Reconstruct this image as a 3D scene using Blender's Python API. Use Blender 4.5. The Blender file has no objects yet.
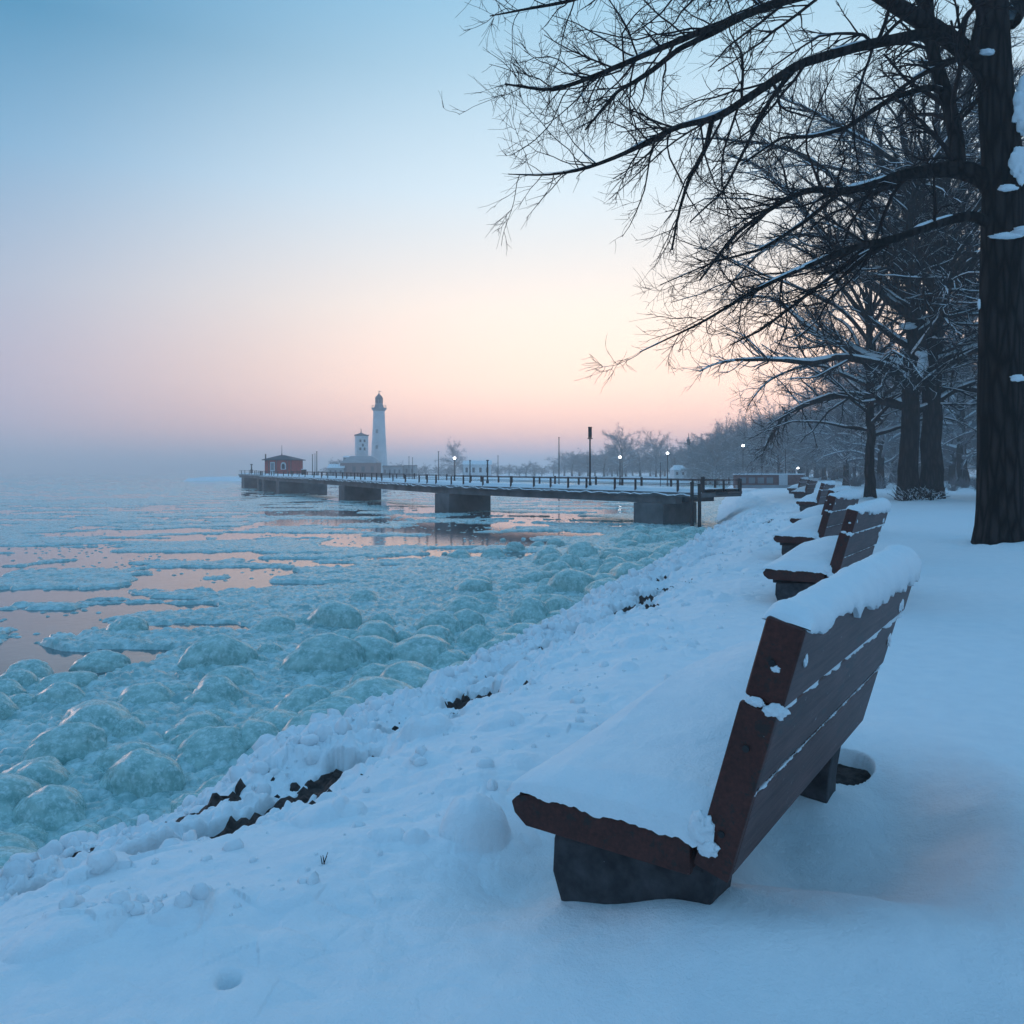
import bpy, math, random
import numpy as np
from mathutils import Vector, Matrix

# ------------------------------------------------------------------ camera, sky, sun
scene = bpy.context.scene
COL = scene.collection
H = 1.1          # eye height above the snow beside the first bench
F = 800.0        # focal length in pixels
HV = 472.0       # picture row of the horizon
WZ = -1.0        # water level
cam_d = bpy.data.cameras.new("camera")
cam = bpy.data.objects.new("camera", cam_d)
COL.objects.link(cam)
cam.location = (0, 0, H)
cam.rotation_euler = (math.radians(90), 0, 0)
cam_d.sensor_width = 36.0
cam_d.lens = 36.0 * F / 1024.0
cam_d.shift_y = -(512 - HV) / 1024.0
cam_d.clip_start = 0.05
cam_d.clip_end = 9000
cam_d.dof.use_dof = False
scene.camera = cam

SUN_AZ = math.radians(16)     # to the right of straight ahead
SUN_EL = math.radians(7)
world = bpy.data.worlds.new("World")
scene.world = world
world.use_nodes = True
wn, wl = world.node_tree.nodes, world.node_tree.links
wn.clear()


def s2l(c):
    return tuple(((v / 255.0) / 12.92 if v / 255.0 <= 0.04045 else ((v / 255.0 + 0.055) / 1.055) ** 2.4) for v in c) + (1.0,)


def ramp(nodes, stops, interp='EASE'):
    n = nodes.new('ShaderNodeValToRGB')
    cr = n.color_ramp
    cr.interpolation = interp
    while len(cr.elements) < len(stops):
        cr.elements.new(0.5)
    for e, (p, c) in zip(cr.elements, stops):
        e.position = p
        e.color = c
    return n


tc = wn.new('ShaderNodeTexCoord')
sep = wn.new('ShaderNodeSeparateXYZ')
wl.new(tc.outputs['Generated'], sep.inputs[0])
# two elevation gradients, one towards the afterglow and one away from it
glow = ramp(wn, [(0.0, s2l((250, 178, 160))), (0.05, s2l((255, 192, 156))), (0.105, s2l((250, 208, 180))),
                 (0.2, s2l((234, 216, 200))), (0.33, s2l((200, 212, 218))), (0.5, s2l((156, 190, 208))),
                 (0.66, s2l((120, 166, 200))), (1.0, s2l((112, 162, 204)))], 'LINEAR')
away = ramp(wn, [(0.0, s2l((132, 148, 174))), (0.05, s2l((154, 152, 174))), (0.12, s2l((152, 152, 172))),
                 (0.2, s2l((142, 156, 176))), (0.33, s2l((104, 146, 176))), (0.45, s2l((64, 122, 156))),
                 (0.66, s2l((90, 144, 186))), (1.0, s2l((112, 162, 204)))], 'LINEAR')
wl.new(sep.outputs['Z'], glow.inputs[0])
wl.new(sep.outputs['Z'], away.inputs[0])
dot = wn.new('ShaderNodeVectorMath')
dot.operation = 'DOT_PRODUCT'
dot.inputs[1].default_value = (math.sin(SUN_AZ), math.cos(SUN_AZ), 0)
wl.new(tc.outputs['Generated'], dot.inputs[0])
mr = wn.new('ShaderNodeMapRange')
mr.interpolation_type = 'SMOOTHSTEP'
mr.inputs['From Min'].default_value = 0.56
mr.inputs['From Max'].default_value = 1.0
wl.new(dot.outputs['Value'], mr.inputs['Value'])
mix = wn.new('ShaderNodeMix')
mix.data_type = 'RGBA'
wl.new(mr.outputs[0], mix.inputs[0])
wl.new(away.outputs[0], mix.inputs[6])
wl.new(glow.outputs[0], mix.inputs[7])
bg = wn.new('ShaderNodeBackground')
low = wn.new('ShaderNodeMapRange')
low.interpolation_type = 'SMOOTHSTEP'
low.inputs['From Min'].default_value = 0.0
low.inputs['From Max'].default_value = 0.30
low.inputs['To Min'].default_value = 0.42
low.inputs['To Max'].default_value = 0.0
wl.new(sep.outputs['Z'], low.inputs['Value'])
ml = wn.new('ShaderNodeMath')
ml.operation = 'MULTIPLY_ADD'
wl.new(low.outputs[0], ml.inputs[0])
mr2 = wn.new('ShaderNodeMapRange')
mr2.interpolation_type = 'SMOOTHSTEP'
mr2.inputs['From Min'].default_value = 0.78
mr2.inputs['From Max'].default_value = 1.0
wl.new(dot.outputs['Value'], mr2.inputs['Value'])
wl.new(mr2.outputs[0], ml.inputs[1])
ml.inputs[2].default_value = 1.0
wl.new(ml.outputs[0], bg.inputs['Strength'])
wl.new(mix.outputs[2], bg.inputs['Color'])
wo = wn.new('ShaderNodeOutputWorld')
wl.new(bg.outputs[0], wo.inputs['Surface'])

sun_d = bpy.data.lights.new("rim_sun", 'SUN')
sun_d.energy = 0.26
sun_d.angle = math.radians(10)
sun_d.color = (1.0, 0.62, 0.5)
sun = bpy.data.objects.new("rim_sun", sun_d)
COL.objects.link(sun)
RIM_SUN_AZ = math.radians(-46)   # away from the afterglow: warm lamp added to rim-light the seat snow
sd = Vector((math.sin(RIM_SUN_AZ) * math.cos(SUN_EL), math.cos(RIM_SUN_AZ) * math.cos(SUN_EL), math.sin(SUN_EL)))
sun.rotation_euler = sd.to_track_quat('Z', 'Y').to_euler()

scene.view_settings.view_transform = 'Standard'
scene.view_settings.look = 'None'
scene.view_settings.exposure = 0.66
scene.view_settings.gamma = 1.0
scene.render.engine = 'CYCLES'
cy = scene.cycles
cy.use_denoising = True
try:
    cy.denoiser = 'OPENIMAGEDENOISE'
except Exception:
    pass
cy.max_bounces = 5
cy.diffuse_bounces = 3
cy.glossy_bounces = 2
cy.transmission_bounces = 3
cy.volume_bounces = 1
cy.caustics_reflective = False
cy.caustics_refractive = False
cy.sample_clamp_indirect = 4.0

R = random.Random(11)
RN = np.random.default_rng(7)


# ------------------------------------------------------------------ numeric helpers
def P3(u, v, y):
    return ((u - 512) / F * y, y, H + (HV - v) / F * y)


def hsh(ix, iy, s):
    a = (ix.astype(np.int64) * 374761393 + iy.astype(np.int64) * 668265263 + s * 982451653) & 0xFFFFFFFF
    a = ((a ^ (a >> 13)) * 1274126177) & 0xFFFFFFFF
    a = (a ^ (a >> 16)) & 0xFFFFFF
    return a / float(0xFFFFFF)


def vn(x, y, s=0):
    ix, iy = np.floor(x), np.floor(y)
    fx, fy = x - ix, y - iy
    fx = fx * fx * fx * (fx * (fx * 6 - 15) + 10)
    fy = fy * fy * fy * (fy * (fy * 6 - 15) + 10)
    a, b = hsh(ix, iy, s), hsh(ix + 1, iy, s)
    c, d = hsh(ix, iy + 1, s), hsh(ix + 1, iy + 1, s)
    return (a + (b - a) * fx) * (1 - fy) + (c + (d - c) * fx) * fy


def fbm(x, y, s=0, o=4):
    v, a, t = 0, 0.5, 0
    for i in range(o):
        v = v + a * vn(x, y, s + i * 17)
        t += a
        x, y = x * 2.03 + 5.3, y * 2.03 - 3.1
        a *= 0.5
    return v / t


def billow(x, y, s=0, o=4):
    v, a, t = 0, 0.5, 0
    for i in range(o):
        v = v + a * np.abs(2 * vn(x, y, s + i * 13) - 1)
        t += a
        x, y = x * 2.1 + 3.3, y * 2.1 - 7.1
        a *= 0.52
    return v / t


def cell(x, y, s=0):
    ix, iy = np.floor(x), np.floor(y)
    best = np.full(x.shape, 9.0)
    idv = np.zeros(x.shape)
    for dx in (-1, 0, 1):
        for dy in (-1, 0, 1):
            cx, cy_ = ix + dx, iy + dy
            px, py = cx + hsh(cx, cy_, s), cy_ + hsh(cx, cy_, s + 5)
            d = (px - x) ** 2 + (py - y) ** 2
            m = d < best
            best = np.where(m, d, best)
            idv = np.where(m, hsh(cx, cy_, s + 9), idv)
    return np.sqrt(best), idv


def sst(a, b, x):
    t = np.clip((x - a) / (b - a), 0, 1)
    return t * t * (3 - 2 * t)


def mesh_np(name, V, Q, smooth=True):
    V = np.asarray(V, np.float32)
    Q = np.asarray(Q, np.int32)
    me = bpy.data.meshes.new(name)
    k = Q.shape[1]
    me.vertices.add(len(V))
    me.vertices.foreach_set('co', V.ravel())
    me.loops.add(Q.size)
    me.loops.foreach_set('vertex_index', Q.ravel())
    me.polygons.add(len(Q))
    me.polygons.foreach_set('loop_start', np.arange(0, Q.size, k, dtype=np.int32))
    me.update(calc_edges=True)
    me.validate()
    if smooth:
        me.shade_smooth()
    return me


def link(name, me, mat=None, parent=None, kind=None):
    o = bpy.data.objects.new(name, me)
    COL.objects.link(o)
    if mat is not None and me is not None and len(me.materials) == 0:
        me.materials.append(mat)
    if parent is not None:
        o.parent = parent
    if kind:
        o['kind'] = kind
    return o


def thing(name, label, cat, loc=(0, 0, 0), rz=0.0, group=None):
    o = bpy.data.objects.new(name, None)
    COL.objects.link(o)
    o.location = loc
    o.rotation_euler = (0, 0, rz)
    tag(o, label, cat, group)
    return o


def tag(o, label, cat, group=None):
    o['label'] = label
    o['category'] = cat
    if group:
        o['group'] = group
    return o


def copy_tree(o, parent=None):
    c = o.copy()
    COL.objects.link(c)
    c.parent = parent
    for ch in list(o.children):
        copy_tree(ch, c)
    return c


class MB:
    """collects shapes into one mesh"""

    def __init__(self):
        self.v, self.f = [], []

    def add(self, vs, fs):
        b = len(self.v)
        self.v += [tuple(p) for p in vs]
        self.f += [tuple(i + b for i in q) for q in fs]

    def box(self, c, s, rz=0.0, rx=0.0, bev=0.0):
        hx, hy, hz = s[0] / 2, s[1] / 2, s[2] / 2
        m = Matrix.Translation(c) @ Matrix.Rotation(rz, 4, 'Z') @ Matrix.Rotation(rx, 4, 'X')
        vs = [m @ Vector((x * hx, y * hy, z * hz)) for x in (-1, 1) for y in (-1, 1) for z in (-1, 1)]
        self.add(vs, [(0, 1, 3, 2), (4, 6, 7, 5), (0, 4, 5, 1), (2, 3, 7, 6), (0, 2, 6, 4), (1, 5, 7, 3)])

    def lathe(self, prof, c=(0, 0, 0), k=20, cap=True):
        vs, fs = [], []
        for r, z in prof:
            for i in range(k):
                a = 2 * math.pi * i / k
                vs.append((c[0] + r * math.cos(a), c[1] + r * math.sin(a), c[2] + z))
        for j in range(len(prof) - 1):
            for i in range(k):
                i2 = (i + 1) % k
                fs.append((j * k + i, j * k + i2, (j + 1) * k + i2, (j + 1) * k + i))
        if cap:
            fs.append(tuple(range(k - 1, -1, -1)))
            fs.append(tuple((len(prof) - 1) * k + i for i in range(k)))
        self.add(vs, fs)

    def bar(self, a, b, r, k=6, r2=None):
        a, b = Vector(a), Vector(b)
        r2 = r if r2 is None else r2
        t = (b - a).normalized()
        u = t.cross(Vector((0, 0, 1)) if abs(t.z) < 0.9 else Vector((1, 0, 0))).normalized()
        w = t.cross(u)
        vs = []
        for p, q in ((a, r), (b, r2)):
            for i in range(k):
                an = 2 * math.pi * i / k + math.pi / k
                vs.append(p + (u * math.cos(an) + w * math.sin(an)) * q)
        fs = [(i, (i + 1) % k, k + (i + 1) % k, k + i) for i in range(k)]
        fs += [tuple(range(k - 1, -1, -1)), tuple(range(k, 2 * k))]
        self.add(vs, fs)

    def prism(self, poly, y0, y1):
        """poly in (x, z), extruded along y"""
        n = len(poly)
        vs = [(x, y0, z) for x, z in poly] + [(x, y1, z) for x, z in poly]
        fs = [(i, (i + 1) % n, n + (i + 1) % n, n + i) for i in range(n)]
        fs += [tuple(range(n - 1, -1, -1)), tuple(range(n, 2 * n))]
        self.add(vs, fs)

    def build(self, name, mat, parent=None, bevel=0.0, smooth=False, seg=2):
        me = bpy.data.meshes.new(name)
        me.from_pydata(self.v, [], self.f)
        me.update()
        import bmesh
        bm = bmesh.new()
        bm.from_mesh(me)
        bmesh.ops.recalc_face_normals(bm, faces=bm.faces)
        if bevel > 0:
            bmesh.ops.bevel(bm, geom=[e for e in bm.edges], offset=bevel, segments=seg, profile=0.6, affect='EDGES')
        bm.to_mesh(me)
        bm.free()
        if smooth:
            me.shade_smooth()
        return link(name, me, mat, parent)


def tubes(Pn, Rn, k=3):
    """Pn (n,m,3) centre lines, Rn (n,m) radii -> verts, quads"""
    n, m, _ = Pn.shape
    T = np.gradient(Pn, axis=1)
    T /= np.linalg.norm(T, axis=2, keepdims=True) + 1e-9
    ref = np.broadcast_to(np.array([0.31, 0.17, 0.93]), (n, 1, 3)).copy()
    vert = np.abs((T[:, :1] * ref).sum(2)) > 0.85
    ref[vert[:, 0]] = np.array([0.9, 0.4, 0.1])
    U = np.cross(T, np.broadcast_to(ref, T.shape))
    U /= np.linalg.norm(U, axis=2, keepdims=True) + 1e-9
    W = np.cross(T, U)
    a = np.arange(k) * 2 * np.pi / k
    V = Pn[:, :, None, :] + Rn[:, :, None, None] * (np.cos(a)[None, None, :, None] * U[:, :, None, :] + np.sin(a)[None, None, :, None] * W[:, :, None, :])
    idx = np.arange(n * m * k).reshape(n, m, k)
    A = idx[:, :-1, :]
    B = idx[:, 1:, :]
    Q = np.stack([A, np.roll(A, -1, 2), np.roll(B, -1, 2), B], -1).reshape(-1, 4)
    return V.reshape(-1, 3), Q


def join_np(parts):
    V, Q, b = [], [], 0
    for v, q in parts:
        V.append(v)
        Q.append(q + b)
        b += len(v)
    return np.concatenate(V), np.concatenate(Q)


# ------------------------------------------------------------------ materials
def new_mat(name):
    m = bpy.data.materials.new(name)
    m.use_nodes = True
    nt = m.node_tree
    nt.nodes.clear()
    out = nt.nodes.new('ShaderNodeOutputMaterial')
    b = nt.nodes.new('ShaderNodeBsdfPrincipled')
    nt.links.new(b.outputs[0], out.inputs['Surface'])
    return m, nt, b


def noise_n(nt, scale, detail=4, rough=0.6, vec=None, mapping=None, src='Object'):
    n = nt.nodes.new('ShaderNodeTexNoise')
    n.inputs['Scale'].default_value = scale
    n.inputs['Detail'].default_value = detail
    n.inputs['Roughness'].default_value = rough
    if vec is None:
        t = nt.nodes.new('ShaderNodeTexCoord')
        vec = t.outputs[src]
    if mapping:
        mp = nt.nodes.new('ShaderNodeMapping')
        mp.inputs['Scale'].default_value = mapping
        nt.links.new(vec, mp.inputs['Vector'])
        vec = mp.outputs[0]
    nt.links.new(vec, n.inputs['Vector'])
    return n


def bump_n(nt, b, height, strength, dist, prev=None):
    bp = nt.nodes.new('ShaderNodeBump')
    bp.inputs['Strength'].default_value = strength
    bp.inputs['Distance'].default_value = dist
    nt.links.new(height, bp.inputs['Height'])
    if prev is not None:
        nt.links.new(prev, bp.inputs['Normal'])
    nt.links.new(bp.outputs[0], b.inputs['Normal'])
    return bp.outputs[0]


def simple(name, c1, c2, scale=6, rough=0.7, bump=0.3, bdist=0.01, mapping=None, lo=0.35, hi=0.65, metallic=0.0, frost=None):
    m, nt, b = new_mat(name)
    n = noise_n(nt, scale, 5, 0.6, mapping=mapping)
    r = ramp(nt.nodes, [(lo, tuple(c1) + (1,)), (hi, tuple(c2) + (1,))], 'LINEAR')
    nt.links.new(n.outputs[0], r.inputs[0])
    colo = r.outputs[0]
    if frost:
        fsc, flo, fhi = frost
        fn = noise_n(nt, fsc, 6, 0.75)
        fr = ramp(nt.nodes, [(flo, (0, 0, 0, 1)), (fhi, (1, 1, 1, 1))], 'LINEAR')
        nt.links.new(fn.outputs[0], fr.inputs[0])
        mx = nt.nodes.new('ShaderNodeMix')
        mx.data_type = 'RGBA'
        nt.links.new(fr.outputs[0], mx.inputs[0])
        nt.links.new(colo, mx.inputs[6])
        mx.inputs[7].default_value = (0.75, 0.79, 0.84, 1)
        colo = mx.outputs[2]
    nt.links.new(colo, b.inputs['Base Color'])
    b.inputs['Roughness'].default_value = rough
    b.inputs['Metallic'].default_value = metallic
    b.inputs['Specular IOR Level'].default_value = 0.1 if 'twig' in name else 0.35
    if bump:
        bump_n(nt, b, n.outputs[0], bump, bdist)
    return m


def snow_mat(name, big=True):
    m, nt, b = new_mat(name)
    n1 = noise_n(nt, 9, 5, 0.6)
    n2 = noise_n(nt, 90, 4, 0.7)
    n3 = noise_n(nt, 420, 2, 0.6)
    r = ramp(nt.nodes, [(0.3, (0.80, 0.845, 0.88, 1)), (0.7, (0.87, 0.90, 0.92, 1))], 'LINEAR')
    nt.links.new(n1.outputs[0], r.inputs[0])
    nt.links.new(r.outputs[0], b.inputs['Base Color'])
    b.inputs['Roughness'].default_value = 0.62
    b.inputs['Specular IOR Level'].default_value = 0.25
    a = bump_n(nt, b, n1.outputs[0], 0.35, 0.03)
    a = bump_n(nt, b, n2.outputs[0], 0.55, 0.008, a)
    bump_n(nt, b, n3.outputs[0], 0.5, 0.002, a)
    return m


M = {}
M['snow'] = snow_mat('snow')


def ice_mat(name, ca, cb, frost_lo, frost_hi, rough, bs=0.35):
    m, nt, b = new_mat(name)
    n1 = noise_n(nt, 2.2, 5, 0.6)
    r = ramp(nt.nodes, [(0.3, ca + (1,)), (0.7, cb + (1,))], 'LINEAR')
    nt.links.new(n1.outputs[0], r.inputs[0])
    fn = noise_n(nt, 7, 6, 0.75)
    fr = ramp(nt.nodes, [(frost_lo, (0, 0, 0, 1)), (frost_hi, (1, 1, 1, 1))], 'LINEAR')
    nt.links.new(fn.outputs[0], fr.inputs[0])
    mx = nt.nodes.new('ShaderNodeMix')
    mx.data_type = 'RGBA'
    nt.links.new(fr.outputs[0], mx.inputs[0])
    nt.links.new(r.outputs[0], mx.inputs[6])
    mx.inputs[7].default_value = (0.66, 0.82, 0.82, 1)
    nt.links.new(mx.outputs[2], b.inputs['Base Color'])
    rr = nt.nodes.new('ShaderNodeMapRange')
    rr.inputs['To Min'].default_value = rough
    rr.inputs['To Max'].default_value = 0.65
    nt.links.new(fr.outputs[0], rr.inputs['Value'])
    nt.links.new(rr.outputs[0], b.inputs['Roughness'])
    b.inputs['IOR'].default_value = 1.31
    n2 = noise_n(nt, 24, 5, 0.65)
    a = bump_n(nt, b, fn.outputs[0], bs, 0.03)
    bump_n(nt, b, n2.outputs[0], bs, 0.01, a)
    return m


M['ice'] = ice_mat('glassy_ice', (0.18, 0.36, 0.34), (0.46, 0.64, 0.60), 0.48, 0.70, 0.24, 0.12)
M['brash'] = ice_mat('brash_ice', (0.19, 0.37, 0.37), (0.40, 0.59, 0.57), 0.44, 0.68, 0.22)

# lake water: dark, faintly slushy, reflects the low sky
m, nt, b = new_mat('lake_water')
n = noise_n(nt, 1.5, 4, 0.6, mapping=(1, 1, 1))
r = ramp(nt.nodes, [(0.3, (0.055, 0.075, 0.085, 1)), (0.75, (0.13, 0.16, 0.17, 1))], 'LINEAR')
nt.links.new(n.outputs[0], r.inputs[0])
nt.links.new(r.outputs[0], b.inputs['Base Color'])
b.inputs['Roughness'].default_value = 0.07
b.inputs['IOR'].default_value = 1.45
b.inputs['Specular IOR Level'].default_value = 0.9
n2 = noise_n(nt, 6, 3, 0.5)
bump_n(nt, b, n2.outputs[0], 0.12, 0.02)
M['water'] = m

# bark with long furrows
m, nt, b = new_mat('bark')
t = nt.nodes.new('ShaderNodeTexCoord')
mp = nt.nodes.new('ShaderNodeMapping')
mp.inputs['Scale'].default_value = (14, 14, 2.2)
nt.links.new(t.outputs['Object'], mp.inputs[0])
vo = nt.nodes.new('ShaderNodeTexVoronoi')
vo.feature = 'DISTANCE_TO_EDGE'
vo.inputs['Scale'].default_value = 1.0
nn = noise_n(nt, 3.0, 5, 0.7, vec=mp.outputs[0])
mxv = nt.nodes.new('ShaderNodeMix')
mxv.data_type = 'VECTOR'
mxv.inputs[0].default_value = 0.35
nt.links.new(mp.outputs[0], mxv.inputs[4])
nt.links.new(nn.outputs[1], mxv.inputs[5])
nt.links.new(mxv.outputs[1], vo.inputs['Vector'])
r = ramp(nt.nodes, [(0.02, (0.003, 0.003, 0.003, 1)), (0.3, (0.034, 0.026, 0.025, 1))], 'LINEAR')
nt.links.new(vo.outputs['Distance'], r.inputs[0])
nt.links.new(r.outputs[0], b.inputs['Base Color'])
b.inputs['Roughness'].default_value = 0.95
b.inputs['Specular IOR Level'].default_value = 0.08
a = bump_n(nt, b, vo.outputs['Distance'], 0.9, 0.05)
bump_n(nt, b, nn.outputs[0], 0.6, 0.02, a)
M['bark'] = m
M['twig'] = simple('twig_bark', (0.012, 0.009, 0.010), (0.026, 0.018, 0.018), 20, 0.85, 0)
M['far_twig'] = simple('frost_haze_twig', (0.10, 0.10, 0.11), (0.30, 0.31, 0.33), 0.6, 0.9, 0)  # frosty tone, paled further so the far wood looks hazier


def paint_mat(name, dark, light, bare, frost_lo):
    m, nt, b = new_mat(name)
    big_n = noise_n(nt, 3.5, 6, 0.7, mapping=(2, 0.7, 2))
    grain = noise_n(nt, 1.0, 6, 0.65, mapping=(85, 3.5, 85))
    chip = noise_n(nt, 1.0, 8, 0.8, mapping=(16, 6, 16))
    r = ramp(nt.nodes, [(0.3, dark + (1,)), (0.7, light + (1,))], 'LINEAR')
    mm = nt.nodes.new('ShaderNodeMath')
    mm.operation = 'MULTIPLY_ADD'
    mm.inputs[1].default_value = 0.55
    nt.links.new(grain.outputs[0], mm.inputs[0])
    m2 = nt.nodes.new('ShaderNodeMath')
    m2.operation = 'MULTIPLY'
    m2.inputs[1].default_value = 0.5
    nt.links.new(big_n.outputs[0], m2.inputs[0])
    nt.links.new(m2.outputs[0], mm.inputs[2])
    nt.links.new(mm.outputs[0], r.inputs[0])
    cr = ramp(nt.nodes, [(0.56, (0, 0, 0, 1)), (0.60, (1, 1, 1, 1))], 'LINEAR')
    nt.links.new(chip.outputs[0], cr.inputs[0])
    mx = nt.nodes.new('ShaderNodeMix')
    mx.data_type = 'RGBA'
    nt.links.new(cr.outputs[0], mx.inputs[0])
    nt.links.new(r.outputs[0], mx.inputs[6])
    mx.inputs[7].default_value = bare + (1,)
    fn = noise_n(nt, 26, 8, 0.8)
    fr = ramp(nt.nodes, [(frost_lo, (0, 0, 0, 1)), (frost_lo + 0.10, (1, 1, 1, 1))], 'LINEAR')
    nt.links.new(fn.outputs[0], fr.inputs[0])
    mf = nt.nodes.new('ShaderNodeMix')
    mf.data_type = 'RGBA'
    nt.links.new(fr.outputs[0], mf.inputs[0])
    nt.links.new(mx.outputs[2], mf.inputs[6])
    mf.inputs[7].default_value = (0.70, 0.75, 0.80, 1)
    nt.links.new(mf.outputs[2], b.inputs['Base Color'])
    b.inputs['Roughness'].default_value = 0.55
    b.inputs['Specular IOR Level'].default_value = 0.3
    a = bump_n(nt, b, grain.outputs[0], 0.45, 0.003)
    bump_n(nt, b, cr.outputs[0], -0.35, 0.002, a)
    return m


M['wood'] = paint_mat('red_brown_bench_paint', (0.022, 0.008, 0.007), (0.110, 0.034, 0.026), (0.035, 0.024, 0.022), 0.66)
M['slat'] = paint_mat('weathered_slat_paint', (0.022, 0.012, 0.013), (0.150, 0.085, 0.082), (0.060, 0.050, 0.052), 0.62)
M['concrete'] = simple('dark_concrete', (0.028, 0.028, 0.032), (0.075, 0.072, 0.078), 14, 0.85, 0.6, 0.006, frost=(40, 0.68, 0.74))
M['soil'] = simple('frozen_soil', (0.010, 0.008, 0.008), (0.075, 0.050, 0.044), 26, 0.8, 0.8, 0.02)
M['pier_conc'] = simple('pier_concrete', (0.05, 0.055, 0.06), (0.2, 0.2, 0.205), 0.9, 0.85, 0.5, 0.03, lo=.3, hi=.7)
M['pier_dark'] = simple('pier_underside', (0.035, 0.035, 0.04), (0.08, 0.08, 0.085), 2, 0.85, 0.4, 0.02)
M['iron'] = simple('dark_iron', (0.012, 0.012, 0.015), (0.03, 0.028, 0.03), 5, 0.6, 0)
M['rust_iron'] = simple('rusty_iron', (0.04, 0.018, 0.014), (0.09, 0.04, 0.03), 5, 0.7, 0)
M['white'] = simple('white_limewash', (0.60, 0.62, 0.64), (0.75, 0.76, 0.78), 0.5, 0.8, 0)
M['grey'] = simple('grey_plaster', (0.22, 0.23, 0.25), (0.34, 0.35, 0.37), 0.5, 0.8, 0)
M['red'] = simple('red_boards', (0.34, 0.035, 0.035), (0.48, 0.06, 0.055), 2, 0.7, 0)
M['brick'] = simple('old_brick', (0.15, 0.075, 0.07), (0.25, 0.13, 0.12), 4, 0.85, 0)
M['roof'] = simple('dark_roof', (0.04, 0.045, 0.06), (0.07, 0.075, 0.09), 2, 0.7, 0)
M['pane'] = simple('dark_pane', (0.02, 0.03, 0.045), (0.04, 0.05, 0.07), 2, 0.2, 0)


def emis(name, col, s):
    m, nt, b = new_mat(name)
    b.inputs['Base Color'].default_value = (0.8, 0.8, 0.8, 1)
    b.inputs['Emission Color'].default_value = col + (1,)
    b.inputs['Emission Strength'].default_value = s
    return m


M['lamp'] = emis('lit_lamp', (0.95, 0.97, 1.0), 9.0)

# ------------------------------------------------------------------ terrain
XB_Y = np.array([-30, 0, 1.5, 2.43, 2.72, 3.38, 4.77, 6.2, 7.8, 10.6, 16, 27, 45, 80, 140, 300, 5000.])
XB_X = np.array([-22, -3.5, -2.25, -1.58, -1.26, -0.86, -0.19, 0.49, 1.25, 2.2, 4.5, 8.9, 13.6, 23.5, 40, 80, 900.])


def signed(x, y):
    """metres inland of the dark line at the shore; negative over the lake"""
    n = (x - np.interp(y, XB_Y, XB_X)) * 0.92
    ys = np.interp(x, [-100, -60, 0, 20, 60], [186, 178, 166, 160, 130])
    far = np.minimum(y - ys, x + 72.0)
    return np.maximum(n, far)


PROF_N = np.array([-400, -40, -6, -2.2, -1.5, -1.0, -0.7, -0.4, -0.15, 0.05, 0.35, 0.9, 3, 400.])
PROF_Z = np.array([-4, -3, -2.0, -1.5, -1.05, -0.66, -0.40, -0.25, -0.25, -0.21, -0.10, -0.02, 0.0, 0.0])

TREES_AT = [(7.35, 12.05, 0.75), (15.6, 31.4, 0.9), (16.5, 31.2, 0.9), (14.7, 32.6, 0.4)]
SPOTS = [(475, 832, 0.105, 0.10), (425, 715, 0.12, 0.07), (388, 838, 0.05, 0.03), (415, 842, 0.04, 0.035),
         (70, 930, 0.13, 0.04), (180, 915, 0.08, 0.03), (640, 640, 0.16, 0.05), (625, 668, 0.07, 0.03), (560, 690, 0.09, 0.03),
         (700, 590, 0.12, 0.04), (500, 720, 0.1, 0.05), (320, 800, 0.1, 0.05), (350, 800, 0.06, 0.04)]


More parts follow.
